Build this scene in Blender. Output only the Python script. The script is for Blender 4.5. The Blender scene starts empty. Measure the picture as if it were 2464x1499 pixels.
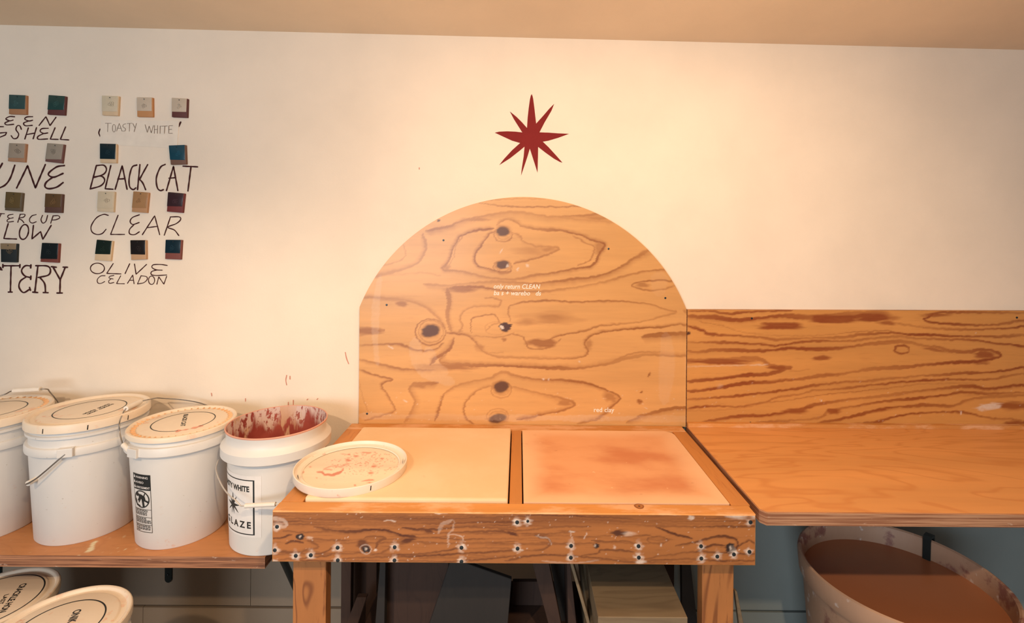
import bpy, bmesh, math, random
import numpy as np
from mathutils import Vector, Matrix
random.seed(7)
rng = np.random.default_rng(7)
SC = bpy.context.scene
COL = SC.collection

# ------------------------------------------------------------------ camera
W_, H_ = 2464, 1499
F = 1200.0                      # focal length in photo pixels
ROLL = 0.008
CS, SN = math.cos(ROLL), math.sin(ROLL)
CAMH = 1.46                     # eye height above the floor
PX0, PY0 = 15.0, -174.5         # principal point offset from the frame centre
cam_d = bpy.data.cameras.new('camera')
cam = bpy.data.objects.new('camera', cam_d)
COL.objects.link(cam)
cam_d.sensor_fit = 'HORIZONTAL'
cam_d.sensor_width = 36.0
cam_d.lens = F * 36.0 / W_
cam_d.shift_x = -(PX0 * CS - PY0 * SN) / W_
cam_d.shift_y = (PX0 * SN + PY0 * CS) / W_
cam_d.clip_start = 0.02
X_ = Vector((CS, 0, SN)); Z_ = Vector((0, -1, 0)); Y_ = Z_.cross(X_)
cam.matrix_world = Matrix(((X_.x, Y_.x, Z_.x, 0), (X_.y, Y_.y, Z_.y, 0), (X_.z, Y_.z, Z_.z, CAMH), (0, 0, 0, 1)))
SC.camera = cam

# ------------------------------------------------------------------ world, lamps, exposure
SC.view_settings.view_transform = 'Standard'
SC.view_settings.look = 'None'
SC.view_settings.exposure = 0.0
SC.view_settings.gamma = 1.0
SC.view_settings.use_curve_mapping = False
wd = bpy.data.worlds.new('world'); SC.world = wd; wd.use_nodes = True
wd.node_tree.nodes['Background'].inputs[0].default_value = (0.80, 0.86, 1.0, 1)
wd.node_tree.nodes['Background'].inputs[1].default_value = 0.10

def lamp(name, kind, loc, target, power, color, size=0.2, size_y=None, spot=None, blend=0.6, spread=None):
    d = bpy.data.lights.new(name, kind); d.energy = power; d.color = color
    if kind == 'AREA':
        d.size = size
        if size_y: d.shape = 'RECTANGLE'; d.size_y = size_y
        if spread: d.spread = spread
    else:
        d.shadow_soft_size = size
    if spot: d.spot_size = spot; d.spot_blend = blend
    o = bpy.data.objects.new(name, d); COL.objects.link(o); o.location = loc
    o.rotation_euler = (Vector(target) - Vector(loc)).to_track_quat('-Z', 'Y').to_euler()
    return o
WARM = (1.0, 0.70, 0.43)
lamp('ceiling_bulb', 'POINT', (-0.12, 0.80, 1.98), (0, 0, 0), 10.0, WARM, 0.05)
lamp('ceiling_bulb_right', 'POINT', (0.74, 0.80, 1.96), (0, 0, 0), 8.6, WARM, 0.05)
lamp('ceiling_lamp', 'SPOT', (0.35, -0.22, 2.28), (0.42, 1.42, 0.60), 100, WARM, 0.03, spot=math.radians(100), blend=0.7)
lamp('ceiling_lamp_by_shelf', 'SPOT', (-1.20, -0.42, 2.28), (-0.95, 1.42, 0.42), 78, WARM, 0.03, spot=math.radians(64), blend=0.7)
lamp('doorway_daylight', 'AREA', (-1.5, -2.9, 1.40), (-0.3, 1.7, 0.70), 88, (0.82, 0.92, 1.0), 1.9, 1.4)

# ------------------------------------------------------------------ pixel <-> place
def P(px, py, Y=None, h=None):
    """the point of the ray through a photo pixel at depth Y, or on the level h below the eye"""
    u = px - 1232; v = py - 749.5
    u, v = u * CS + v * SN - PX0, -u * SN + v * CS - PY0
    if h is not None: Y = F * h / v
    return Vector((u / F * Y, Y, CAMH - v / F * Y))
def proj(x, y, z):
    u = x / y * F + PX0; v = (CAMH - z) / y * F + PY0
    return u * CS - v * SN + 1232, u * SN + v * CS + 749.5
def on_cyl(px, py, cx, cy, r):
    d = P(px, py, 1.0); dx, dy = d.x, 1.0
    a = dx * dx + dy * dy; b = -2 * (dx * cx + dy * cy); c = cx * cx + cy * cy - r * r
    q = b * b - 4 * a * c
    t = (-b - math.sqrt(max(q, 0))) / (2 * a)
    p = P(px, py, t)
    return math.atan2(p.x - cx, -(p.y - cy)), p.z

# ------------------------------------------------------------------ objects
ORG = {}
def link(o, parent=None):
    COL.objects.link(o)
    if parent is not None: o.parent = parent
def thing(name, label, cat, loc=(0, 0, 0), group=None, kind=None):
    o = bpy.data.objects.new(name, None); COL.objects.link(o); o.location = loc
    o.empty_display_size = 0.05
    ORG[o] = Vector(loc)
    return tag(o, label, cat, group, kind)
def tag(o, label=None, cat=None, group=None, kind=None):
    if label: o['label'] = label
    if cat: o['category'] = cat
    if group: o['group'] = group
    if kind: o['kind'] = kind
    return o
def mesh(name, verts, faces, mats, parent=None, smooth=False, idx=None, loc=None, tri=False):
    """one mesh object from world coordinates"""
    org = ORG[parent] if parent is not None else Vector(loc or (0, 0, 0))
    va = np.asarray([tuple(v) for v in verts] if not isinstance(verts, np.ndarray) else verts, float) - np.array(org)
    me = bpy.data.meshes.new(name)
    me.from_pydata(va.tolist(), [], [list(f) for f in faces]); me.validate()
    for m in (mats if isinstance(mats, (list, tuple)) else [mats]): me.materials.append(m)
    if idx is not None: me.polygons.foreach_set('material_index', idx[:len(me.polygons)])
    if smooth: me.polygons.foreach_set('use_smooth', [True] * len(me.polygons))
    if tri:
        bm = bmesh.new(); bm.from_mesh(me); bmesh.ops.triangulate(bm, faces=bm.faces); bm.to_mesh(me); bm.free()
    o = bpy.data.objects.new(name, me); link(o, parent)
    if parent is None: o.location = org
    ORG[o] = org
    return o
def autosmooth(o, deg=35):
    bm = bmesh.new(); bm.from_mesh(o.data)
    for f in bm.faces: f.smooth = True
    for e in bm.edges:
        e.smooth = len(e.link_faces) != 2 or e.calc_face_angle(0) < math.radians(deg)
    bm.to_mesh(o.data); bm.free()
    return o
def box(name, x0, x1, y0, y1, z0, z1, mats, parent=None, bevel=0.0, topmat=False, loc=None, xf=None):
    bm = bmesh.new()
    v = [bm.verts.new((x, y, z)) for x in (x0, x1) for y in (y0, y1) for z in (z0, z1)]
    for f in ((0, 1, 3, 2), (4, 6, 7, 5), (0, 4, 5, 1), (2, 3, 7, 6), (0, 2, 6, 4), (1, 5, 7, 3)):
        bm.faces.new([v[i] for i in f])
    bmesh.ops.recalc_face_normals(bm, faces=bm.faces)
    if bevel: bmesh.ops.bevel(bm, geom=list(bm.edges), offset=bevel, segments=2, affect='EDGES', profile=0.6)
    if xf: 
        for w in bm.verts: w.co = xf @ w.co
    bm.normal_update()
    bm.verts.index_update()
    vs = [tuple(w.co) for w in bm.verts]; fs = [[w.index for w in f.verts] for f in bm.faces]
    ix = [0 if f.normal.z > 0.7 else 1 for f in bm.faces] if topmat else None
    bm.free()
    return mesh(name, vs, fs, mats, parent, idx=ix, loc=loc)
def lathe(name, prof, c, mat, parent=None, seg=96, sm=35, loc=None, warp=None):
    """profile of (radius, z) turned round the vertical through c"""
    vs, fs = [], []; n = len(prof)
    for k in range(seg):
        a = 2 * math.pi * k / seg
        for r, z in prof:
            rr = r + (warp(a, z) if warp and r > .01 else 0)
            vs.append((c[0] + rr * math.sin(a), c[1] - rr * math.cos(a), z))
    for k in range(seg):
        k2 = (k + 1) % seg
        for i in range(n - 1):
            if prof[i][0] < 1e-6 and prof[i + 1][0] < 1e-6: continue
            fs.append((k * n + i, k2 * n + i, k2 * n + i + 1, k * n + i + 1))
    o = mesh(name, vs, fs, mat, parent, loc=loc)
    bm = bmesh.new(); bm.from_mesh(o.data)
    bmesh.ops.remove_doubles(bm, verts=bm.verts, dist=1e-5)
    bmesh.ops.recalc_face_normals(bm, faces=bm.faces)
    bm.to_mesh(o.data); bm.free()
    return autosmooth(o, sm)
def catmull(p, step):
    p = [Vector(q) for q in p]
    if len(p) < 3: 
        a, b = p; n = max(2, int((b - a).length / step) + 1)
        return [a.lerp(b, i / n) for i in range(n + 1)]
    closed = (p[0] - p[-1]).length < 1e-6
    out = []
    for i in range(len(p) - 1):
        p0 = p[i - 1] if i else (p[-2] if closed else p[0] * 2 - p[1])
        p3 = p[i + 2] if i + 2 < len(p) else (p[1] if closed else p[-1] * 2 - p[-2])
        a, b = p[i], p[i + 1]; n = max(1, int((b - a).length / step))
        for j in range(n):
            t = j / n
            out.append(0.5 * (2 * a + (b - p0) * t + (2 * p0 - 5 * a + 4 * b - p3) * t * t + (3 * a - p0 - 3 * b + p3) * t ** 3))
    out.append(p[-1]); return out
def poly(p, step):
    out = []
    p = [Vector(q) for q in p]
    for a, b in zip(p[:-1], p[1:]):
        n = max(1, int((b - a).length / step)); out += [a.lerp(b, j / n) for j in range(n)]
    return out + [p[-1]]
def tube(name, pts, r, mat, parent=None, seg=10, step=0.006, smoothpath=True, loc=None):
    q = catmull(pts, step) if smoothpath else [Vector(p) for p in pts]
    vs, fs = [], []; n = len(q); up = None
    for i, p in enumerate(q):
        t = (q[min(i + 1, n - 1)] - q[max(i - 1, 0)]).normalized()
        if up is None: up = t.orthogonal().normalized()
        up = (up - t * up.dot(t)).normalized(); sd = t.cross(up)
        for k in range(seg):
            a = 2 * math.pi * k / seg; vs.append(p + (up * math.cos(a) + sd * math.sin(a)) * r)
    for i in range(n - 1):
        for k in range(seg):
            k2 = (k + 1) % seg; fs.append((i * seg + k, i * seg + k2, (i + 1) * seg + k2, (i + 1) * seg + k))
    fs.append(tuple(range(seg))[::-1]); fs.append(tuple(range((n - 1) * seg, n * seg)))
    return autosmooth(mesh(name, vs, fs, mat, parent, loc=loc), 50)

# ------------------------------------------------------------------ materials
def mat_new(name):
    m = bpy.data.materials.new(name); m.use_nodes = True
    nt = m.node_tree; b = nt.nodes['Principled BSDF']
    return m, nt, b
def N(nt, t, **k):
    n = nt.nodes.new(t)
    for a, v in k.items():
        if a.startswith('i_'): n.inputs[a[2:].replace('_', ' ')].default_value = v
        else: setattr(n, a, v)
    return n
def sock(nt, a, b): nt.links.new(a, b)
def mix(nt, fac, a, b, mode='MIX'):
    n = nt.nodes.new('ShaderNodeMix'); n.data_type = 'RGBA'; n.blend_type = mode
    for i, s in ((0, fac), (6, a), (7, b)):
        if hasattr(s, 'is_linked'): nt.links.new(s, n.inputs[i])
        else: n.inputs[i].default_value = s if i == 0 else (*s, 1)
    return n.outputs[2]
def mth(nt, op, a, b=None, c=None, clamp=False):
    n = nt.nodes.new('ShaderNodeMath'); n.operation = op; n.use_clamp = clamp
    for i, s in enumerate((a, b, c)):
        if s is None: continue
        if hasattr(s, 'is_linked'): nt.links.new(s, n.inputs[i])
        else: n.inputs[i].default_value = s
    return n.outputs[0]
def coords(nt, scale=(1, 1, 1), loc=(0, 0, 0), rot=(0, 0, 0)):
    t = nt.nodes.new('ShaderNodeTexCoord'); m = nt.nodes.new('ShaderNodeMapping')
    nt.links.new(t.outputs['Object'], m.inputs[0])
    m.inputs['Scale'].default_value = scale; m.inputs['Location'].default_value = loc; m.inputs['Rotation'].default_value = rot
    return m.outputs[0]
def noise(nt, vec, scale, detail=4, rough=0.5, dist=0.0):
    n = N(nt, 'ShaderNodeTexNoise'); n.inputs['Scale'].default_value = scale; n.inputs['Detail'].default_value = detail
    n.inputs['Roughness'].default_value = rough; n.inputs['Distortion'].default_value = dist
    nt.links.new(vec, n.inputs['Vector']); return n.outputs['Fac']
def ramp(nt, v, lo, hi, a=0.0, b=1.0):
    n = N(nt, 'ShaderNodeMapRange'); n.clamp = True; n.interpolation_type = 'SMOOTHSTEP'
    for i, s in enumerate((lo, hi, a, b)): n.inputs[i + 1].default_value = s
    nt.links.new(v, n.inputs[0]); return n.outputs[0]
def bump(nt, b, h, strength, dist=0.002):
    n = N(nt, 'ShaderNodeBump'); n.inputs['Strength'].default_value = strength; n.inputs['Distance'].default_value = dist
    nt.links.new(h, n.inputs['Height']); nt.links.new(n.outputs[0], b.inputs['Normal'])
def srgb(r, g, b):
    f = lambda c: (c / 255 / 12.92) if c / 255 <= .04045 else ((c / 255 + .055) / 1.055) ** 2.4
    return (f(r), f(g), f(b))
def simple(name, col, rough=0.5, metal=0.0, spec=0.5, coat=0.0):
    m, nt, b = mat_new(name)
    b.inputs['Base Color'].default_value = (*col, 1); b.inputs['Roughness'].default_value = rough
    b.inputs['Metallic'].default_value = metal; b.inputs['Specular IOR Level'].default_value = spec
    b.inputs['Coat Weight'].default_value = coat
    v = coords(nt); n = noise(nt, v, 30, 4)
    c = mix(nt, n, tuple(x * .88 for x in col), tuple(min(1, x * 1.10) for x in col)); sock(nt, c, b.inputs['Base Color'])
    return m
def plaster(name, col, spots, spotcol, rough=0.75):
    m, nt, b = mat_new(name); v = coords(nt)
    n = noise(nt, v, 2.2, 5, .55); c = mix(nt, ramp(nt, n, .3, .7), tuple(x * .95 for x in col), tuple(min(1, x * 1.04) for x in col))
    s = ramp(nt, noise(nt, v, 55, 3, .6), .70, .76, 0, spots); c = mix(nt, s, c, spotcol)
    sock(nt, c, b.inputs['Base Color']); b.inputs['Roughness'].default_value = rough
    b.inputs['Specular IOR Level'].default_value = .25
    bump(nt, b, noise(nt, v, 130, 6, .6), .12, .003)
    return m
def plastic(name, col, stain=(0.75, .36, .2), amount=.5, thr=.62, rough=.42):
    """white pail plastic with scuffs and dried glaze smears"""
    m, nt, b = mat_new(name); v = coords(nt)
    c = mix(nt, noise(nt, coords(nt, (1, 1, .35)), 9, 5, .6), tuple(x * .93 for x in col), tuple(min(1, x * 1.04) for x in col))
    s = mth(nt, 'MULTIPLY', ramp(nt, noise(nt, v, 24, 5, .65), thr, thr + .07, 0, amount), ramp(nt, noise(nt, v, 5, 3), .45, .62))
    c = mix(nt, s, c, stain)
    k = ramp(nt, noise(nt, coords(nt, (1, 1, 1.6), (3, 1, 2)), 75, 2, .5), .735, .77, 0, .4); c = mix(nt, k, c, (.34, .27, .22))
    sock(nt, c, b.inputs['Base Color']); b.inputs['Roughness'].default_value = rough
    bump(nt, b, noise(nt, v, 40, 4), .06, .002)
    return m
def wood(name, light, dark, axis='x', attr=True, dust=0.0, fine=.35, knot=(.085, .030, .018), mark=(.74, .60, .50), rough=.45, coat=.0, bands=0.0, soft=False, scale=1.0):
    """timber: traced growth rings held by the mesh (attribute 'wood') plus fine fibres along one axis"""
    m, nt, b = mat_new(name)
    st = {'x': (1.2, 12, 12), 'y': (12, 1.2, 12), 'z': (12, 12, 1.2)}[axis]
    vec = coords(nt, tuple(s * scale for s in st))
    fib = noise(nt, vec, 9, 5, .65)
    tone = noise(nt, coords(nt, tuple(s * .2 * scale for s in st)), 4, 4, .6)
    c = mix(nt, ramp(nt, tone, .25, .75), tuple(x * .86 for x in light), tuple(min(1, x * 1.1) for x in light))
    if bands:
        w = N(nt, 'ShaderNodeTexNoise'); w.inputs['Scale'].default_value = 1.0; w.inputs['Detail'].default_value = 3
        w.inputs['Distortion'].default_value = 1.2
        sv = {'x': (1.3, 5, 5), 'y': (5, 1.3, 5), 'z': (5, 5, 1.0)}[axis]
        sock(nt, coords(nt, tuple(s * scale for s in sv), (1.3, 4.1, .7)), w.inputs['Vector'])
        ring = mth(nt, 'ABSOLUTE', mth(nt, 'SINE', mth(nt, 'MULTIPLY', w.outputs['Fac'], 42.0)))
        g = ramp(nt, ring, .0, .62 if soft else .38, bands, 0)
        c = mix(nt, g, c, dark)
    c = mix(nt, ramp(nt, fib, .52, .80, 0, fine), c, dark)
    if attr:
        a = N(nt, 'ShaderNodeAttribute'); a.attribute_name = 'wood'
        s = N(nt, 'ShaderNodeSeparateColor'); sock(nt, a.outputs['Color'], s.inputs[0])
        gr = mth(nt, 'MULTIPLY', s.outputs[0], mth(nt, 'ADD', .78, mth(nt, 'MULTIPLY', fib, .45)), clamp=True)
        c = mix(nt, gr, c, dark)
        c = mix(nt, s.outputs[1], c, knot)
        mk = mth(nt, 'MULTIPLY', s.outputs[2], mth(nt, 'ADD', .55, mth(nt, 'MULTIPLY', noise(nt, coords(nt), 90, 3), .9)), clamp=True)
        c = mix(nt, mk, c, mark)
    if dust: c = mix(nt, ramp(nt, noise(nt, coords(nt, (2.2, 6, 6), (2, 0, 1)), 3.0, 5, .6), .46, .62, 0, dust), c, (.84, .52, .32))
    sock(nt, c, b.inputs['Base Color']); b.inputs['Roughness'].default_value = rough
    b.inputs['Coat Weight'].default_value = coat; b.inputs['Coat Roughness'].default_value = .18
    bump(nt, b, fib, .10, .002)
    return m
def plyedge(name, a, b_, mk=(.75, .58, .46)):
    m, nt, b = mat_new(name)
    n = noise(nt, coords(nt, (2.2, 2.2, 130)), 1.6, 4, .6)
    c = mix(nt, ramp(nt, n, .38, .60), a, b_)
    n2 = noise(nt, coords(nt, (9, 9, 30)), 2.5, 5, .7); c = mix(nt, ramp(nt, n2, .62, .75, 0, .7), c, mk)
    sock(nt, c, b.inputs['Base Color']); b.inputs['Roughness'].default_value = .7
    return m

M = {}
M['wall'] = plaster('wall_paint', (.88, .77, .645), .10, (.62, .48, .36))
M['wall_low'] = plaster('lower_wall_shade', (.30, .235, .175), .25, (.13, .10, .075))  # the cream wall darkened: shade under shelf and table put into the colour
M['wall_grey'] = plaster('grey_green_shade', (.27, .305, .295), .2, (.12, .14, .14))  # cool shade under the worktop put into the wall colour
M['ceiling'] = plaster('ceiling_paint', (.86, .70, .52), .05, (.5, .4, .3))
M['floor'] = plaster('concrete', (.30, .27, .24), .3, (.15, .12, .1))
M['paint'] = simple('letter_paint', (.060, .017, .017), .7, 0, .12)
M['pencil'] = simple('pencil', (.16, .11, .085), .8)
M['red'] = simple('star_red', (.215, .018, .018), .65, 0, .12)
M['ply'] = wood('arch_plywood', (.68, .355, .125), (.29, .098, .025), fine=.16, rough=.38, coat=.12)
M['ply2'] = wood('backboard_plywood', (.64, .30, .085), (.27, .068, .018), fine=.24, rough=.38, coat=.10)
M['beam'] = wood('beam_timber', (.42, .155, .042), (.10, .026, .009), fine=.65, rough=.6, knot=(.030, .014, .012), mark=(.80, .67, .58))
M['rail'] = wood('rail_timber', (.64, .28, .075), (.40, .13, .03), axis='x', fine=.5, attr=False, rough=.55, dust=.6)
M['rail_y'] = wood('side_rail_timber', (.58, .24, .065), (.36, .11, .028), axis='y', fine=.6, attr=False, rough=.55)
M['post'] = wood('post_timber', (.48, .185, .055), (.16, .045, .014), axis='z', fine=.85, attr=False, rough=.6, bands=.7)
M['top'] = wood('worktop_plywood', (.76, .355, .12), (.56, .20, .05), fine=.2, attr=False, rough=.42, bands=.45, soft=True, scale=.6)
M['shelf'] = wood('shelf_plywood', (.55, .235, .085), (.38, .13, .04), fine=.35, attr=True, rough=.5, bands=.2, soft=True, mark=(.78, .68, .45))
M['edge'] = plyedge('plywood_edge', (.16, .060, .030), (.44, .20, .10))
M['edge2'] = plyedge('worktop_edge', (.27, .105, .05), (.52, .28, .16))
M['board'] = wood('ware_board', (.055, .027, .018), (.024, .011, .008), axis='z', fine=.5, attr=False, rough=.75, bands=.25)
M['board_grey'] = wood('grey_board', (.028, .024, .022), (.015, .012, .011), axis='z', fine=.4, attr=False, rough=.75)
M['board_pale'] = wood('pale_board', (.24, .175, .105), (.13, .08, .045), fine=.35, attr=False, rough=.7, bands=.3, soft=True)
M['plastic'] = plastic('pail_plastic', (.755, .735, .71), (.72, .42, .28), .4, .64)
M['lid'] = plastic('lid_plastic', (.86, .73, .58), (.78, .34, .18), .7, .55)
M['lid_c'] = plastic('loose_lid_plastic', (.86, .77, .66), (.66, .22, .15), .6, .62)
M['rib'] = simple('stained_rib', (.80, .50, .28), .55)
M['grip'] = simple('grip_plastic', (.84, .78, .70), .4)
M['wire'] = simple('bail_wire', (.30, .27, .24), .35, .8)
M['wire_white'] = simple('coated_bail_wire', (.62, .56, .50), .4, .3)
M['black'] = simple('black_ink', (.012, .016, .018), .5)
M['iron'] = simple('black_iron', (.015, .022, .022), .45, .3)
M['screw'] = simple('screw_steel', (.06, .075, .085), .35, .7)
M['hole'] = simple('hole_dark', (.012, .010, .010), .8)
M['paper'] = simple('label_paper', (.83, .80, .78), .55)
M['card'] = simple('card_paper', (.86, .77, .66), .7)
M['white'] = simple('white_vinyl', (.92, .82, .72), .5)
M['tape'] = simple('dried_drip', (.80, .70, .52), .7)
M['splat'] = simple('dried_glaze', (.62, .27, .19), .6)

# ------------------------------------------------------------------ traced wood figure
def vnoise(x, y, seed):
    """smooth value noise for numpy arrays"""
    r = np.random.default_rng(seed); tb = r.random((64, 64))
    xi = np.floor(x).astype(int); yi = np.floor(y).astype(int); fx = x - xi; fy = y - yi
    fx = fx * fx * (3 - 2 * fx); fy = fy * fy * (3 - 2 * fy)
    g = lambda a, b: tb[a % 64, b % 64]
    return (g(xi, yi) * (1 - fx) + g(xi + 1, yi) * fx) * (1 - fy) + (g(xi, yi + 1) * (1 - fx) + g(xi + 1, yi + 1) * fx) * fy
class Figure:
    """growth rings, knots and marks traced on the board's own face; (ox, oy, k) maps tracing units to photo pixels"""
    def __init__(s, x0, y0, x1, y1, ox, oy, k, gain=1.0, soft=1.0):
        s.gain, s.soft = gain, soft
        s.x0, s.y0, s.o = x0 - 20, y0 - 20, (ox, oy, k)
        s.A = np.zeros((int(y1 - y0) + 40, int(x1 - x0) + 40, 3))
    def use(s, ox, oy, k): s.o = (ox, oy, k)
    def _win(s, cx, cy, r):
        h, w = s.A.shape[:2]
        a, b = max(0, int(cx - r)), min(w, int(cx + r) + 2); c, d = max(0, int(cy - r)), min(h, int(cy + r) + 2)
        if a >= b or c >= d: return None
        yy, xx = np.mgrid[c:d, a:b]; return slice(c, d), slice(a, b), xx - cx, yy - cy
    def line(s, pts, w, amp=1.0, fade=0.0, side=1, ch=0):
        """a ring line of width w; fade: width of the soft band on its late side"""
        ox, oy, k = s.o; q = catmull([(ox + x * k - s.x0, oy + y * k - s.y0, 0) for x, y in pts], 1.2)
        w *= k * (s.gain if ch == 0 else 1); fade *= k * s.soft; ph = rng.random() * 50
        for i, p in enumerate(q):
            t = q[min(i + 1, len(q) - 1)] - q[max(i - 1, 0)]
            if t.length < 1e-6: continue
            t.normalize(); nx, ny = -t.y * side, t.x * side
            e = min(1, i / 12 + .3, (len(q) - 1 - i) / 12 + .3)
            ww = max(.9, w * .5 * e * (.75 + .5 * math.sin(i * .021 + ph) ** 2)); am = amp * (.75 + .25 * math.sin(i * .013 + ph * 2))
            jy = .9 * math.sin(i * .37 + ph) * math.sin(i * .083 + ph * 3)
            W = s._win(p.x, p.y + jy, ww + fade + 2)
            if W is None: continue
            sy, sx, dx, dy = W; d = dx * nx + dy * ny; al = np.abs(dx * ny - dy * nx)
            v = np.clip((ww + .8 - np.abs(d)) / 1.4, 0, 1)
            if fade: v = np.maximum(v, np.where(d > 0, np.clip(1 - d / (fade * e + .1), 0, 1) ** 1.3 * .8, 0))
            v = v * (al < 2.6) * am
            s.A[sy, sx, ch] = np.maximum(s.A[sy, sx, ch], v)
    def blob(s, cx, cy, rx, ry, amp=1.0, soft=.35, ch=0, rot=0.0, rag=.25):
        ox, oy, k = s.o; X, Y = ox + cx * k - s.x0, oy + cy * k - s.y0; rx *= k; ry *= k
        W = s._win(X, Y, max(rx, ry) * 1.6 + 3)
        if W is None: return
        sy, sx, dx, dy = W; c, n = math.cos(rot), math.sin(rot); a = dx * c + dy * n; b = -dx * n + dy * c
        d = np.hypot(a / rx, b / ry)
        if rag: d = d + rag * (vnoise((dx + X) / max(4., rx * .5), (dy + Y) / max(1.6, ry * .3), 5) - .5) * 2
        v = np.clip((1 - d) / soft, 0, 1) * amp
        s.A[sy, sx, ch] = np.maximum(s.A[sy, sx, ch], v)
    def at(s, xyz):
        x, y, z = xyz[:, 0], xyz[:, 1], xyz[:, 2]
        px, py = proj(x, y, z)
        py = py + (vnoise(px / 30., py / 9., 11) - .5) * 3.0 + (vnoise(px / 7., py / 5., 12) - .5) * 1.3
        px = px + (vnoise(px / 14., py / 2., 13) - .5) * 4.0
        xe = s.x0 + s.A.shape[1] - 48; px = np.where(px > xe, 2 * xe - px, px)
        u = np.clip(px - s.x0, 0, s.A.shape[1] - 2.001); v = np.clip(py - s.y0, 0, s.A.shape[0] - 2.001)
        i, j = u.astype(int), v.astype(int); fu, fv = (u - i)[:, None], (v - j)[:, None]
        return (s.A[j, i] * (1 - fu) + s.A[j, i + 1] * fu) * (1 - fv) + (s.A[j + 1, i] * (1 - fu) + s.A[j + 1, i + 1] * fu) * fv
def set_wood(o, vals):
    n = len(o.data.vertices); c = np.zeros((n, 4), np.float32); c[:, 3] = 1; c[:len(vals), :3] = vals
    a = o.data.attributes.new('wood', 'FLOAT_COLOR', 'POINT'); a.data.foreach_set('color', c.ravel())
def face_board(name, nx, nz, pos, thick, fig, mats, parent=None, loc=None, cham=0.0, grow=None, edge=0):
    """board whose front (towards the eye) is a fine grid carrying the traced figure"""
    I, J = np.meshgrid(np.arange(nx), np.arange(nz), indexing='ij')
    V = pos(I.ravel() / (nx - 1), J.ravel() / (nz - 1))
    idx = lambda i, j: i * nz + j
    i, j = np.meshgrid(np.arange(nx - 1), np.arange(nz - 1), indexing='ij'); i, j = i.ravel(), j.ravel()
    fs = np.stack([idx(i, j), idx(i + 1, j), idx(i + 1, j + 1), idx(i, j + 1)], 1).tolist(); nf = len(fs)
    ring = [idx(a, 0) for a in range(nx)] + [idx(nx - 1, b) for b in range(1, nz)] + [idx(a, nz - 1) for a in range(nx - 2, -1, -1)] + [idx(0, b) for b in range(nz - 2, 0, -1)]
    R = V[ring]; ext = [V]; n = len(V); prev = ring; m = len(ring)
    layers = ([(cham, cham)] if cham else []) + [(thick, cham)]
    for dy, g in layers:
        L = R + np.array([0, dy, 0])
        if g: L = L + grow(R) * g
        ext.append(L); cur = list(range(n, n + m)); n += m
        fs += [(prev[k], cur[k], cur[(k + 1) % m], prev[(k + 1) % m]) for k in range(m)]; prev = cur
    fs.append(tuple(prev))
    ix = [0] * nf + [edge] * (len(fs) - nf)
    o = mesh(name, np.concatenate(ext), fs, mats, parent, idx=ix, loc=loc)
    bm = bmesh.new(); bm.from_mesh(o.data); bmesh.ops.recalc_face_normals(bm, faces=bm.faces); bm.to_mesh(o.data); bm.free()
    set_wood(o, fig.at(V)); return o

# ------------------------------------------------------------------ lettering
def glyphs(text, shear=0.0, bold=0.0, space=1.0):
    cu = bpy.data.curves.new('t', 'FONT'); cu.body = text; cu.size = 1; cu.shear = shear; cu.offset = bold; cu.space_character = space
    cu.resolution_u = 3
    o = bpy.data.objects.new('t', cu); COL.objects.link(o)
    me = bpy.data.meshes.new_from_object(o)
    v = np.array([q.co[:2] for q in me.vertices]); f = [tuple(p.vertices) for p in me.polygons]
    bpy.data.objects.remove(o); bpy.data.curves.remove(cu); bpy.data.meshes.remove(me)
    v[:, 0] -= v[:, 0].min(); v[:, 0] /= v[:, 0].max(); return v, f   # x 0..1, y in cap-height-ish units (cap about .7)
def ribbon(strokes, w, step, lift):
    """strokes: lists of points already smoothed (Vector, in the plane x-z); returns verts, faces of flat brush strokes"""
    vs, fs = [], []
    for si, q in enumerate(strokes):
        n = len(q); b = len(vs); lift_ = lift - si * .00006
        for i, p in enumerate(q):
            t = q[min(i + 1, n - 1)] - q[max(i - 1, 0)]
            t = Vector((t.x, 0, t.z)).normalized() if t.length > 1e-9 else Vector((1, 0, 0))
            nn = Vector((-t.z, 0, t.x)); ww = w * (.5 + .06 * math.sin(i * .5 + b))
            vs += [p + nn * ww + Vector((0, lift_, 0)), p - nn * ww + Vector((0, lift_, 0))]
        for i in range(n - 1): fs.append((b + 2 * i, b + 2 * i + 1, b + 2 * i + 3, b + 2 * i + 2))
        for p in (q[0], q[-1]):
            c = len(vs)
            for k in range(10): vs.append(p + Vector((math.cos(k * .6283) * w * .5, lift_ - .00003, math.sin(k * .6283) * w * .5)))
            fs.append(tuple(range(c, c + 10)))
    return vs, fs
def ell(cx, cy, rx, ry, rot=0.0, n=14):
    return [(cx + rx * math.cos(a) * math.cos(rot) - ry * math.sin(a) * math.sin(rot), cy + rx * math.cos(a) * math.sin(rot) + ry * math.sin(a) * math.cos(rot)) for a in [2 * math.pi * k / n for k in range(n + 1)]]

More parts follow.
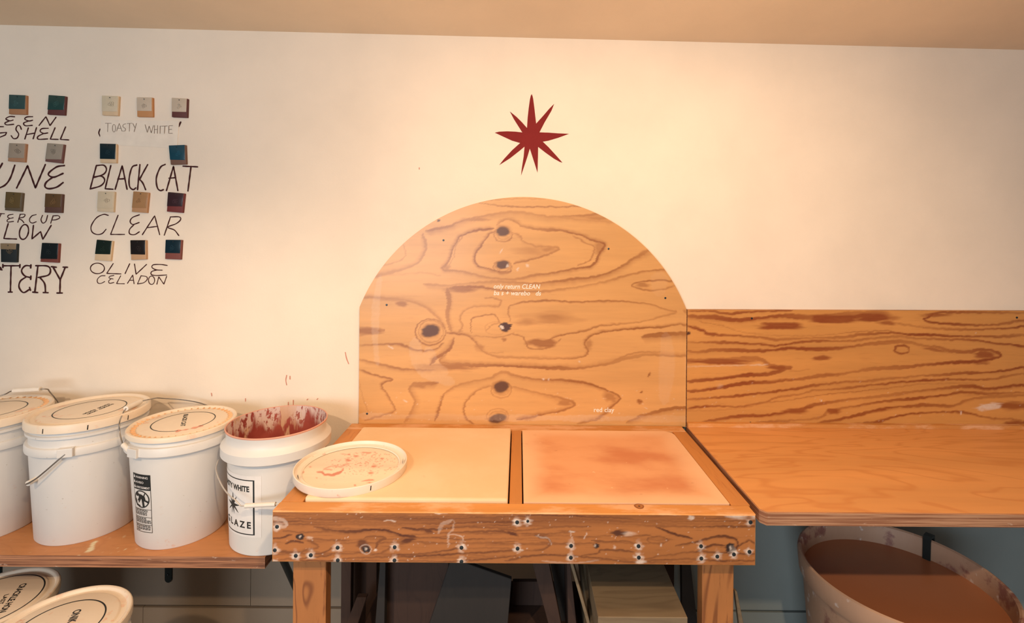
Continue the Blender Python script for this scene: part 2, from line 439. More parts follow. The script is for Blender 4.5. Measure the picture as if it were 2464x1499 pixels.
# ================================================================== THE SETTING
WY = 1.815                       # back wall face
LOWY = WY
cl, cr = P(-200, 59, WY), P(2664, 129, WY)     # ceiling line over the wall
def struct(o, label=None):
    o['kind'] = 'structure'
    if label: o['label'] = label
    return o
XL, XR = -3.2, 3.4
sl = (cr.z - cl.z) / (cr.x - cl.x); zc = lambda x: cl.z + sl * (x - cl.x)
Zs = 0.44                        # plain cream wall above this height; below, shade is put into the colour
wall = struct(mesh('wall_back', [(XL, WY, Zs), (XR, WY, Zs), (XR, WY, zc(XR) + .03), (XL, WY, zc(XL) + .03), (XL, WY + .12, Zs), (XR, WY + .12, Zs), (XR, WY + .12, zc(XR) + .03), (XL, WY + .12, zc(XL) + .03)],
     [(0, 1, 2, 3), (5, 4, 7, 6), (4, 0, 3, 7), (1, 5, 6, 2), (3, 2, 6, 7), (4, 5, 1, 0)], M['wall']), 'cream painted wall behind the wedging table')
zb = P(500, 1459, WY).z
xs_ = P(603, 1410, WY).x; xb_ = P(345, 1480, WY).x
struct(box('wall_lower', XL, xs_ - .0008, WY, WY + .12, zb + .004, Zs, M['wall_low']), 'lower wall under the pail shelf, its shade painted in as dark beige')
struct(box('wall_lower', xs_ + .0008, .36, WY, WY + .12, zb + .004, Zs, M['wall_low']), 'lower wall behind the table legs, its shade painted in as dark beige')
struct(box('wall_right', .36, XR, WY - .0015, WY + .12, zb + .004, .80, M['wall_grey']), 'wall under the right-hand worktop, its cool shade painted in as grey green')
struct(box('wall_gap', XL, XR, WY + .012, WY + .11, zb - .004, Zs - .01, M['hole']), 'dark grooves between the lower wall boards')
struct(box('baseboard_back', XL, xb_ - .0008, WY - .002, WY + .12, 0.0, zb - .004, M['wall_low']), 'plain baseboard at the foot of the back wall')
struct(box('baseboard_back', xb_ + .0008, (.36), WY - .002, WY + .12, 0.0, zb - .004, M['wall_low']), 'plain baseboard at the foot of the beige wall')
struct(box('baseboard_back', .36, XR, WY - .002, WY + .12, 0.0, zb - .004, M['wall_grey']), 'baseboard under the right-hand worktop, its shade painted in as grey')
struct(mesh('ceiling', [(XL, WY + .12, zc(XL)), (XR, WY + .12, zc(XR)), (XR, -2.9, zc(XR) + .25), (XL, -2.9, zc(XL) + .25), (XL, WY + .12, zc(XL) + .1), (XR, WY + .12, zc(XR) + .1), (XR, -2.9, zc(XR) + .35), (XL, -2.9, zc(XL) + .35)],
     [(3, 2, 1, 0), (4, 5, 6, 7), (0, 1, 5, 4), (1, 2, 6, 5), (2, 3, 7, 6), (3, 0, 4, 7)], M['ceiling']), 'warm lit sloping ceiling')
struct(box('floor', XL, XR, -2.9, WY + .12, -.1, 0, M['floor']), 'grey concrete floor')

# ================================================================== ARCHED PLYWOOD BACKSPLASH
HT = 0.668                       # table top below the eye
ZT = CAMH - HT
AY = 1.797
a_l, a_r = P(863, 1014, AY), P(1650, 1020, AY)
a_sl, a_sr = P(866, 738, AY), P(1651, 742, AY); a_top = P(1255, 474, AY)
hc = (a_sr.x - a_sl.x) / 2; sag = a_top.z - (a_sl.z + a_sr.z) / 2; R_ = (hc * hc + sag * sag) / (2 * sag)
axc, azc = (a_sl.x + a_sr.x) / 2, a_top.z - R_
fg = Figure(850, 460, 1665, 1040, 840, 460, 840 / 2134, 1.25, 1.7)
L, B = fg.line, fg.blob
L([(800, 70), (900, 85), (1050, 97), (1250, 97), (1440, 92)], 6, .8); L([(830, 52), (1000, 45), (1200, 47)], 4, .4)
L([(470, 245), (600, 215), (720, 170), (850, 145), (980, 130), (1100, 135), (1230, 155), (1400, 150), (1560, 135)], 9, .85, 24)
L([(1280, 160), (1450, 178), (1640, 185)], 10, .7, 16); B(760, 172, 110, 16, .6, .6); B(1520, 165, 150, 18, .6, .7)
L([(905, 205), (960, 172), (1020, 185), (1060, 215), (1180, 235), (1290, 240), (1400, 265), (1480, 300), (1560, 325), (1530, 380), (1490, 450), (1400, 470), (1250, 500), (1100, 520), (1000, 538), (880, 530), (780, 510), (680, 490), (575, 480), (610, 420), (640, 340), (680, 280), (760, 245), (880, 228)], 9, .95, 14, -1)
L([(600, 470), (640, 400), (655, 330), (690, 285)], 4, .6); L([(1370, 275), (1460, 320), (1500, 345), (1470, 420), (1400, 452)], 5, .6)
B(1530, 345, 42, 50, .55, .6, rot=.3); B(600, 465, 30, 22, .5, .6)
L([(895, 250), (850, 270), (810, 330), (770, 390), (780, 450), (850, 475), (920, 495), (985, 492)], 6, .9, 12)
L([(1000, 250), (1050, 280), (1065, 310), (1150, 335), (1280, 350), (1200, 390), (1100, 420), (1010, 440)], 7, .9, 10)
B(1120, 365, 150, 42, .42, .8); B(1215, 358, 70, 20, .55, .6)
def knot(cx, cy, rx, ry, rx2, ry2, dy=14, g=.9):
    B(cx, cy, rx, ry, g, .25, 1, -.2, .07); B(cx - rx * .1, cy + ry * .1, rx * .55, ry * .5, .35, .8, 0); L(ell(cx, cy + dy, rx2, ry2), 5, .8); L(ell(cx + 4, cy + dy * .5, rx2 * .82, ry2 * .85), 3, .5); B(cx, cy, rx * 1.25, ry * 1.25, .6, .5)
knot(942, 248, 47, 33, 56, 44, 18); knot(938, 450, 42, 29, 56, 40); knot(497, 855, 62, 43, 92, 78, 6); knot(930, 1195, 50, 36, 62, 48, 20); knot(908, 1390, 60, 30, 66, 44, -16)
B(957, 830, 40, 31, 1, .2, 1); B(935, 832, 16, 15, 1, .3, 2); L(ell(895, 838, 62, 38), 3, .4); L([(840, 850), (870, 820), (920, 805)], 4, .5)
L([(450, 268), (470, 330), (450, 400), (400, 450), (320, 480), (150, 522)], 12, .85, 18); L([(330, 330), (345, 380), (320, 420), (200, 455)], 5, .7); L([(150, 505), (300, 508), (450, 500), (560, 520)], 5, .35)
L([(460, 570), (600, 575), (780, 560), (950, 555), (1150, 562), (1350, 542), (1550, 510), (1680, 450), (1760, 400), (1850, 352)], 10, .8, 22)
L([(620, 588), (800, 585), (950, 605), (1200, 610), (1430, 582), (1600, 545), (1750, 500), (1900, 480), (1965, 480)], 8, .85, 10)
B(690, 598, 120, 24, .8, .6); L([(598, 600), (612, 680), (600, 760), (625, 860)], 18, .8, 18, -1); B(1780, 390, 70, 18, .6, .6, rot=-.6)
L([(900, 655), (928, 672), (910, 703), (850, 700), (760, 705), (700, 740), (680, 780), (692, 830), (660, 872)], 7, .8, 8); L([(835, 655), (870, 652), (905, 658)], 6, .7)
L([(920, 800), (890, 755), (830, 755), (760, 775), (745, 800), (747, 862)], 4, .75); L([(690, 880), (780, 885), (900, 893), (1000, 868)], 4, .6)
L([(985, 790), (972, 740), (987, 700), (1060, 680), (1200, 670), (1350, 675), (1500, 672), (1700, 675), (1830, 690), (1930, 720), (2000, 735), (1930, 760), (1780, 800), (1560, 820), (1450, 850), (1280, 885), (1230, 905)], 6, .85, 7)
B(1230, 775, 210, 45, .55, .8); B(1100, 800, 100, 30, .5, .8); B(1180, 930, 105, 34, .8, .35); L([(1000, 870), (1060, 890), (1082, 930), (1112, 962), (1230, 957), (1290, 905)], 5, .7)
B(950, 905, 20, 14, .7, .4); L([(840, 990), (940, 985)], 4, .4)
L([(2060, 810), (1900, 830), (1700, 845), (1550, 860), (1470, 890), (1440, 930), (1462, 980), (1430, 1010), (1330, 1025), (1150, 1020), (1000, 1018), (900, 1010), (820, 980), (780, 930), (740, 890), (680, 875), (600, 865)], 7, .9, 10)
B(800, 955, 40, 34, .5, .7, rot=.8); B(1465, 940, 28, 50, .5, .7); L([(1790, 890), (1900, 878), (2065, 868)], 16, .8, 30)
L([(590, 1000), (555, 1040), (620, 1055), (800, 1065), (1000, 1070), (1200, 1078), (1400, 1080), (1560, 1058), (1700, 1020), (1800, 1000), (1900, 1000), (2060, 1010)], 12, .9, 18, -1)
B(640, 1072, 170, 32, .75, .7); B(500, 1080, 150, 28, .5, .8); L([(60, 1028), (200, 1060), (350, 1090), (520, 1092)], 9, .7, 14); L([(1600, 1045), (1750, 985), (1900, 985)], 6, .5, 12)
L([(75, 645), (200, 652), (330, 662), (450, 700), (540, 770), (585, 840)], 9, .85, 14, -1); B(320, 690, 45, 22, .7, .5); B(260, 660, 160, 14, .4, .7)
B(110, 856, 110, 24, .8, .4); L([(60, 830), (150, 838), (212, 850), (150, 870), (60, 885)], 4, .7); L([(60, 940), (200, 935), (320, 940), (420, 975), (520, 965), (575, 930)], 7, .8, 8)
L([(640, 900), (622, 950), (580, 990), (520, 1030), (500, 1060)], 13, .85, 20); L([(690, 860), (600, 870)], 4, .6)
L([(60, 1090), (180, 1130), (262, 1152), (198, 1180), (232, 1240), (272, 1310), (265, 1350), (100, 1400)], 6, .85, 9); L([(60, 1160), (80, 1250), (112, 1340)], 5, .5)
L([(540, 1175), (400, 1180), (370, 1222), (402, 1280), (380, 1350), (340, 1412)], 13, .85, 24, -1); B(430, 1190, 60, 18, .6, .6)
L([(580, 1240), (650, 1190), (760, 1165), (860, 1140), (940, 1108), (1020, 1130), (1150, 1150), (1300, 1155), (1450, 1172), (1560, 1212), (1655, 1260), (1600, 1320), (1520, 1390), (1400, 1422)], 9, .9, 14)
B(1600, 1262, 55, 34, .6, .6, rot=.5); L([(580, 1240), (560, 1300), (528, 1400)], 10, .8, 12); B(1560, 1360, 50, 20, .5, .7, rot=-.7)
L([(870, 1190), (800, 1212), (730, 1270), (702, 1330), (720, 1390), (760, 1418)], 6, .9, 9); L([(1000, 1195), (1100, 1222), (1250, 1252), (1375, 1295), (1330, 1330), (1200, 1362), (1030, 1395)], 8, .9, 14)
B(1320, 1290, 60, 28, .6, .6); B(1080, 1385, 60, 20, .55, .6); L([(1180, 1240), (1290, 1280)], 10, .4, 20)
L([(1700, 1412), (1800, 1370), (1950, 1332), (2062, 1320)], 12, .85, 20); L([(1730, 575), (1800, 550), (1900, 545), (1997, 555), (1960, 590), (1860, 605), (1780, 597), (1730, 575)], 6, .8, 6); B(1790, 575, 50, 20, .6, .6)
for x, y, a, b_ in ((545, 180, 14, 8), (1835, 1120, 6, 20), (1775, 1285, 22, 18), (1788, 1228, 10, 8)): B(x, y, a, b_, .9, .5, 0, .4)
B(545, 182, 12, 7, 1, .4, 1)
for x, y, a, b_ in ((255, 955, 26, 5), (1190, 1148, 8, 10), (1220, 1150, 6, 9), (1408, 1042, 7, 5), (345, 1280, 22, 5), (1815, 1325, 12, 4), (965, 455, 12, 14), (930, 370, 5, 24), (1090, 455, 16, 12), (1030, 475, 8, 14)): B(x, y, a, b_, .75, .5, 2, .5)
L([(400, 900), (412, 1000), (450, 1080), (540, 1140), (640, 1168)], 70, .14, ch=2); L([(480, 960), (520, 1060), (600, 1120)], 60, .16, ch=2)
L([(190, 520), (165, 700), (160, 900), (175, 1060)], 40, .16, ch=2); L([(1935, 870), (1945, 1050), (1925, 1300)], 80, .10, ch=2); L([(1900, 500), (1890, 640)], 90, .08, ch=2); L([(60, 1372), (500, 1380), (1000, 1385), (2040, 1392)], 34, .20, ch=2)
for k in range(70): B(60 + 1990 * rng.random(), 1180 + 230 * rng.random() ** .6, 2.5 + 3 * rng.random(), 2 + 2 * rng.random(), .6, .6, 2)
def arch_pos(s, t):
    x = a_l.x + (a_r.x - a_l.x) * s; zlo = ZT - .004
    d = np.clip(R_ ** 2 - (x - axc) ** 2, 0, None); zhi = azc + np.sqrt(d)
    return np.stack([x, np.full_like(x, AY), zlo + (zhi - zlo) * t], 1)
arch = thing('arched_backsplash', 'round-topped varnished plywood panel behind the wedging table', 'wooden panel', (axc, AY, ZT))
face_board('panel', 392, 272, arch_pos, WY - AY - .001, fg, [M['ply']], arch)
def wall_text(name, text, px0, px1, base, Y, mat, parent, shear=0., bold=0., hpx=None, space=1.0):
    v, f = glyphs(text, shear, bold, space); a, b_ = P(px0, base, Y), P(px1, base, Y)
    sx = b_.x - a.x; o0, _ = glyphs('H'); sc = hpx / 0.7 * Y / F
    vs = [(a.x + x * sx, Y - .0006, a.z + y * sc) for x, y in v]
    return mesh(name, vs, f, mat, parent)
wall_text('lettering', 'only return CLEAN', 1188, 1300, 694, AY, M['white'], arch, .22, .012, 11)
wall_text('lettering', 'ba s + warebo   ds', 1188, 1302, 710, AY, M['white'], arch, .22, .012, 11)
wall_text('lettering', 'red clay', 1429, 1478, 991, AY, M['white'], arch, 0, .012, 11)
def screw(px, py, Y, parent, r=.0042, name='screw'):
    p = P(px, py, Y)
    vs, fs = [], []; prof = [(0, -.0004), (r * .45, -.0004), (r * .5, .0006), (r * .55, -.0010), (r, -.0007), (r * 1.05, .0008)]
    n = len(prof)
    for k in range(16):
        a = k * math.pi / 8
        for q, d in prof: vs.append((p.x + q * math.cos(a), Y + d - .0003, p.z + q * math.sin(a)))
    for k in range(16):
        for i in range(n - 1): fs.append((k * n + i, ((k + 1) % 16) * n + i, ((k + 1) % 16) * n + i + 1, k * n + i + 1))
    return mesh(name, vs, fs, M['screw'], parent)
for x, y in ((1586, 352), (1933, 653), (230, 695), (577, 300), (110, 1360)): screw(840 + x * .3936, 460 + y * .3936, AY, arch, .0036)

# ================================================================== RIGHT-HAND BACKBOARD
BY = 1.800
b_l, b_tr = P(1652, 1028, BY), P(2700, 749, BY)
zbt = (P(1660, 745, BY).z, P(2464, 748, BY).z)
zbb = (P(1660, 1024, BY).z, P(2464, 1024, BY).z)
k_ = 824 / 2464
fg = Figure(1645, 730, 2488, 1045, 1640, 720, k_, 1.6, 1.7); L, B = fg.line, fg.blob
L([(40, 122), (250, 132), (400, 150), (600, 132), (760, 122), (900, 130), (1050, 118), (1200, 100), (1400, 105)], 16, .95, 20)
B(720, 192, 185, 32, .95, .35); B(1100, 140, 260, 38, .95, .4); B(1385, 125, 190, 45, .95, .4); B(1480, 170, 90, 18, .8, .5)
L([(40, 85), (200, 85), (330, 105), (430, 92), (600, 86), (800, 82)], 9, .9, 6); L([(130, 160), (300, 195), (400, 225), (480, 245), (700, 262), (1000, 258), (1300, 235), (1500, 225)], 3, .55)
L([(40, 190), (150, 225), (200, 250), (400, 265), (600, 280), (720, 292), (900, 280), (1150, 275), (1300, 255), (1480, 242), (1600, 250), (1800, 258), (2000, 265), (2300, 268), (2464, 255)], 9, .95, 8)
B(130, 215, 60, 14, .8, .5, rot=.5)
L([(40, 312), (200, 312), (400, 315), (550, 325), (700, 332), (850, 312), (1000, 300), (1200, 298), (1400, 280), (1580, 268), (1700, 280), (1900, 290), (2100, 295), (2250, 315), (2464, 340)], 8, .95, 8)
B(480, 322, 140, 9, .8, .6); B(2300, 322, 150, 12, .7, .6, rot=.12)
L([(40, 370), (120, 377), (250, 362), (400, 368), (600, 370), (800, 352), (950, 360), (1150, 350), (1300, 325), (1450, 315), (1560, 302), (1650, 310), (1760, 335), (1850, 345), (1930, 370), (2050, 380), (2180, 360), (2300, 402), (2180, 440), (2100, 450), (1900, 460), (1750, 475), (1600, 490), (1450, 495), (1300, 510), (1150, 540), (1000, 550), (850, 575), (700, 590), (500, 602), (300, 632), (150, 655), (40, 664)], 13, .97, 10)
B(2190, 400, 90, 36, .85, .4); B(1000, 356, 180, 14, .8, .5); B(1820, 365, 110, 14, .7, .5, rot=.15); B(620, 595, 220, 14, .8, .6, rot=-.1); B(2150, 460, 90, 14, .7, .5); B(1060, 545, 120, 14, .7, .5, rot=-.1)
L(ell(1585, 360, 52, 30), 8, .85)
L([(40, 440), (200, 436), (400, 428), (560, 430), (620, 465), (700, 488), (785, 492), (700, 520), (600, 540), (450, 550), (300, 570), (150, 582), (40, 595)], 14, .97, 12); B(250, 450, 320, 22, .9, .45); B(690, 495, 85, 24, .9, .4)
L([(40, 720), (200, 710), (450, 690), (700, 660), (900, 630), (1100, 605), (1350, 585), (1500, 570), (1700, 550), (1900, 540), (2050, 530), (2250, 522), (2464, 487)], 9, .95, 9)
L([(40, 787), (150, 775), (300, 770), (430, 770), (600, 742), (700, 702), (850, 682), (950, 655), (1200, 640), (1350, 620), (1600, 595), (1800, 580), (2000, 575), (2200, 580), (2350, 550), (2464, 530)], 7, .95, 6)
L([(40, 803), (300, 797), (600, 750), (800, 720), (1000, 690), (1300, 660), (1700, 612), (2100, 600)], 3, .6)
L([(160, 877), (400, 845), (650, 830), (850, 792), (1000, 750), (1200, 720), (1500, 690), (1800, 650), (2080, 625), (2200, 645), (2464, 612)], 11, .95, 12); B(820, 805, 110, 22, .9, .45); B(1250, 715, 200, 10, .6, .6, rot=-.1); B(400, 850, 150, 12, .7, .5, rot=-.08)
L([(540, 888), (800, 870), (1000, 850), (1060, 805), (1180, 780), (1400, 742), (1700, 712), (1900, 690), (2000, 672), (2200, 675), (2464, 668)], 9, .95, 10); B(1090, 805, 60, 24, .9, .4)
L([(980, 892), (1100, 870), (1250, 835), (1400, 800), (1600, 770), (1800, 760), (1950, 765), (2050, 730), (2200, 700), (2464, 692)], 11, .95, 12); B(1400, 805, 120, 14, .7, .5, rot=-.15)
L([(1220, 895), (1400, 880), (1480, 860), (1600, 830), (1800, 810), (1960, 810), (2060, 820), (2200, 852), (2350, 862), (2464, 882)], 7, .95, 8); B(1430, 876, 60, 16, .9, .4, rot=-.2); B(2400, 885, 90, 16, .9, .5); B(2390, 770, 140, 40, .85, .5)
L([(2464, 100), (1900, 95), (1780, 125), (1750, 150), (1850, 172), (2050, 182), (2250, 182), (2464, 152)], 9, .95, 8); L([(1550, 170), (1700, 197), (1900, 212), (2100, 218), (2300, 210), (2464, 197)], 8, .9, 8); B(1830, 112, 120, 14, .8, .5); B(2440, 155, 60, 12, .8, .5)
B(1010, 422, 85, 20, .85, .5, rot=-.12); L([(780, 515), (840, 515), (920, 502)], 4, .6)
L([(40, 488), (250, 480), (610, 470)], 3, .5, ch=2)
B(2215, 770, 95, 26, .8, .4, 2, -.1); B(2150, 790, 40, 14, .6, .5, 2, .3); B(1003, 725, 8, 12, .9, .4, 2); B(2008, 818, 5, 14, .9, .4, 2); B(275, 625, 28, 24, .25, .8, 2); B(2120, 244, 6, 5, .7, .5, 2); B(48, 248, 16, 14, 1, .3, 1)
for k in range(60): B(40 + 2420 * rng.random(), 560 + 330 * rng.random(), 2 + 4 * rng.random(), 2 + 3 * rng.random(), .5, .6, 2)
XR2 = 2.55
def bb_pos(s, t):
    x = b_l.x + (XR2 - b_l.x) * s; f = (x - b_l.x) / (1.84 - b_l.x)
    lo = zbb[0] + (zbb[1] - zbb[0]) * f; hi = zbt[0] + (zbt[1] - zbt[0]) * f
    return np.stack([x, np.full_like(x, BY), lo + (hi - lo) * t], 1)
bb = thing('backsplash_board', 'long dark-grained plywood board on the wall behind the right-hand worktop', 'wooden panel', (1.5, BY, zbb[0]))
face_board('board', 420, 120, bb_pos, WY - BY - .001, fg, [M['ply2'], M['edge2']], bb, edge=1)
for x, y in ((505, 138), (2412, 132), (495, 888)): screw(1640 + x * k_, 720 + y * k_, BY, bb, .0036)

# ================================================================== STAR ON THE WALL
sp = [(745, 165), (758, 195), (768, 240), (785, 370), (812, 610), (920, 490), (1010, 385), (1083, 312), (1040, 420), (940, 590), (862, 740), (1000, 745), (1150, 756), (1305, 762), (1150, 820), (1000, 865), (912, 880), (1000, 965), (1110, 1085), (1207, 1195), (1170, 1185), (1080, 1135), (960, 1050), (842, 958), (840, 1100), (833, 1345), (790, 1210), (718, 985), (680, 1110), (630, 1260), (585, 1390), (600, 1260), (625, 1100), (638, 955), (560, 1020), (420, 1130), (258, 1232), (330, 1140), (450, 1010), (572, 900), (450, 865), (320, 805), (192, 745), (260, 730), (380, 725), (500, 730), (605, 742), (540, 640), (480, 545), (418, 427), (520, 510), (600, 590), (675, 675), (685, 520), (700, 380), (720, 240), (732, 190)]
q = [P(1160 + x * .1601, 200 + y * .1601, WY) for x, y in sp]; n = len(q)
vs = [(p.x, WY - .0012, p.z) for p in q] + [(p.x, WY, p.z) for p in q]
star = mesh('wall_star', vs, [tuple(range(n))] + [(i, i + n, (i + 1) % n + n, (i + 1) % n) for i in range(n)], M['red'], loc=(q[0].x, WY, P(1280, 320, WY).z), tri=True)
tag(star, 'dark red nine-pointed star on the cream wall above the arched panel', 'star')

# ================================================================== GLAZE NAMES LETTERED ON THE WALL
def words(name, label, items, ox, oy, w, mat, k=520 / 2464, cat='lettering', parent=None, Y=WY, lift=-.0007):
    st = []
    for it in items:
        md, pts = it[0], it[1]
        pp = [P(ox + x * k, oy + y * k, Y) for x, y in pts]
        st.append((catmull if md == 's' else poly)(pp, .0025))
    vs, fs = ribbon(st, w * k * Y / F, .0025, lift)
    c = sum((Vector(v) for v in vs), Vector()) / len(vs)
    o = mesh(name, vs, fs, mat, parent, loc=None if parent else c)
    if label: tag(o, label, cat)
    return o
LT = 'painted_lettering'
words(LT, 'brown painted letters EEN at the cut left edge, over SHELL', [('s', [(168, 384), (110, 382), (68, 408), (112, 430), (150, 422)]), ('s', [(112, 430), (58, 455), (78, 476), (158, 470)]), ('s', [(373, 383), (310, 386), (283, 410), (330, 432), (372, 424)]), ('s', [(330, 432), (272, 456), (292, 486), (370, 482)]), ('p', [(448, 482), (525, 383), (572, 485), (640, 390)])], 0, 200, 13, M['paint'])
words(LT, 'brown painted word ending SHELL between the teal and grey tiles', [('s', [(-30, 500), (0, 497), (40, 497)]), ('p', [(-10, 570), (78, 562), (62, 592), (-10, 622)]), ('s', [(245, 527), (228, 488), (198, 488), (184, 530), (214, 580), (196, 626), (155, 632), (130, 600)]), ('p', [(325, 510), (285, 638)]), ('p', [(418, 508), (380, 635)]), ('p', [(313, 585), (400, 570)]), ('s', [(552, 515), (480, 520), (460, 550), (500, 574), (546, 568)]), ('s', [(500, 575), (436, 608), (440, 640), (545, 637)]), ('p', [(630, 510), (575, 640), (665, 642)]), ('p', [(750, 500), (690, 642), (785, 648)])], 0, 200, 13, M['paint'])
words(LT, 'large brown painted letters UNE under the grey tiles', [('p', [(28, 915), (-10, 985)]), ('s', [(170, 937), (120, 1080), (62, 1160), (-15, 1200)]), ('p', [(192, 1195), (316, 942), (405, 1195), (518, 930)]), ('s', [(735, 940), (650, 955), (562, 1020), (562, 1055), (620, 1072), (720, 1030)]), ('s', [(600, 1075), (530, 1130), (515, 1180), (560, 1204), (650, 1185), (720, 1135)])], 0, 200, 19, M['paint'])
words(LT, 'large brown painted words BLACK CAT under the two blue tiles', [('p', [(1100, 940), (1030, 1205)]), ('s', [(1100, 940), (1185, 937), (1215, 985), (1180, 1040), (1075, 1075)]), ('s', [(1075, 1070), (1160, 1062), (1195, 1110), (1150, 1170), (1030, 1207)]), ('p', [(1265, 940), (1200, 1205), (1290, 1210)]), ('p', [(1315, 1210), (1395, 940), (1450, 1210)]), ('p', [(1345, 1095), (1420, 1090)]), ('s', [(1562, 934), (1508, 960), (1475, 1080), (1480, 1180), (1520, 1214), (1550, 1195)]), ('p', [(1597, 930), (1570, 1215)]), ('s', [(1685, 930), (1635, 1020), (1592, 1100)]), ('s', [(1592, 1095), (1630, 1140), (1662, 1215)]), ('s', [(1885, 927), (1830, 962), (1785, 1080), (1795, 1190), (1830, 1225), (1865, 1215)]), ('p', [(1900, 1225), (1980, 950), (2030, 1225)]), ('p', [(1930, 1085), (2005, 1078)]), ('p', [(2090, 947), (2255, 955)]), ('p', [(2180, 950), (2145, 1230)])], 0, 200, 16, M['paint'])
words(LT, 'brown painted letters TERCUP under the olive brown tiles', [('p', [(-20, 350), (52, 352)]), ('p', [(15, 352), (-5, 400)]), ('s', [(150, 358), (100, 368), (90, 392), (118, 404), (152, 398)]), ('s', [(115, 404), (84, 425), (92, 446), (156, 440)]), ('p', [(232, 360), (205, 450)]), ('s', [(230, 358), (286, 360), (272, 390), (215, 405), (250, 425), (276, 456)]), ('s', [(415, 362), (370, 374), (340, 410), (345, 445), (375, 458), (415, 443)]), ('s', [(487, 370), (470, 420), (490, 458), (525, 438), (545, 370)]), ('p', [(608, 375), (580, 460)]), ('s', [(605, 377), (668, 375), (682, 400), (640, 420), (598, 424)])], 0, 440, 10, M['paint'])
words(LT, 'brown painted word ending LOW between brown and black tiles', [('p', [(95, 465), (45, 635), (190, 640)]), ('s', ell(275, 560, 50, 86, .22)), ('p', [(383, 485), (366, 640), (465, 555), (490, 645), (585, 485)])], 0, 440, 15, M['paint'])
words(LT, 'brown painted word CLEAR under the cream, tan and dark red tiles', [('s', [(1235, 370), (1180, 360), (1100, 400), (1042, 490), (1050, 558), (1105, 588), (1165, 578), (1210, 530)]), ('p', [(1347, 370), (1262, 588), (1420, 588)]), ('s', [(1590, 364), (1512, 395), (1485, 440), (1515, 474), (1588, 452)]), ('s', [(1530, 475), (1480, 530), (1480, 580), (1535, 590), (1590, 558)]), ('p', [(1625, 590), (1765, 375), (1822, 590)]), ('p', [(1690, 510), (1800, 495)]), ('p', [(1945, 390), (1875, 596)]), ('s', [(1945, 388), (2045, 388), (2060, 420), (2010, 465), (1915, 505), (1990, 538), (2040, 600)])], 0, 440, 12, M['paint'])
words(LT, 'serifed brown painted letters TERY under the two black tiles', [('s', [(-20, 960), (5, 965), (20, 990)]), ('p', [(-14, 985), (24, 992)]), ('p', [(35, 945), (230, 945)]), ('p', [(128, 945), (120, 1245)]), ('p', [(35, 930), (35, 965)]), ('p', [(230, 932), (228, 965)]), ('p', [(98, 1245), (140, 1245)]), ('s', [(355, 948), (290, 946), (248, 1000), (282, 1058), (350, 1080)]), ('s', [(300, 1072), (235, 1120), (220, 1190), (270, 1250), (345, 1210)]), ('p', [(355, 935), (352, 970)]), ('p', [(355, 1062), (352, 1100)]), ('p', [(340, 1192), (350, 1225)]), ('p', [(435, 945), (400, 1245)]), ('s', [(412, 944), (540, 948), (578, 990), (555, 1050), (440, 1078)]), ('s', [(460, 1080), (512, 1150), (522, 1250)]), ('p', [(378, 1245), (432, 1250)]), ('p', [(498, 1250), (550, 1252)]), ('p', [(605, 955), (690, 1105), (748, 960)]), ('p', [(690, 1100), (686, 1255)]), ('p', [(590, 955), (645, 962)]), ('p', [(725, 960), (772, 962)]), ('p', [(655, 1255), (712, 1255)])], 0, 440, 17, M['paint'])
words(LT, 'thin brown painted word OLIVE above CELADON', [('s', ell(1112, 975, 80, 60)), ('p', [(1292, 920), (1218, 1032), (1380, 1038)]), ('p', [(1480, 922), (1428, 1033)]), ('p', [(1535, 925), (1553, 1042), (1672, 930)]), ('s', [(1907, 941), (1830, 930), (1748, 935), (1735, 965), (1780, 990), (1850, 995)]), ('s', [(1790, 992), (1730, 1012), (1728, 1045), (1785, 1056), (1900, 1050)])], 0, 440, 11, M['paint'])
words(LT, 'small thin brown painted word CELADON, lowest on the wall', [('s', [(1200, 1058), (1150, 1062), (1112, 1100), (1117, 1140), (1152, 1146), (1195, 1125)]), ('s', [(1300, 1055), (1255, 1065), (1245, 1085), (1290, 1095)]), ('s', [(1270, 1092), (1240, 1120), (1252, 1145), (1300, 1135)]), ('p', [(1377, 1060), (1330, 1148), (1420, 1150)]), ('p', [(1455, 1145), (1515, 1050), (1530, 1150)]), ('p', [(1480, 1110), (1525, 1110)]), ('p', [(1610, 1058), (1570, 1150)]), ('s', [(1610, 1058), (1672, 1070), (1680, 1100), (1640, 1138), (1570, 1152)]), ('s', ell(1730, 1110, 35, 48)), ('p', [(1790, 1155), (1812, 1070), (1870, 1155), (1902, 1065)])], 0, 440, 9, M['paint'])
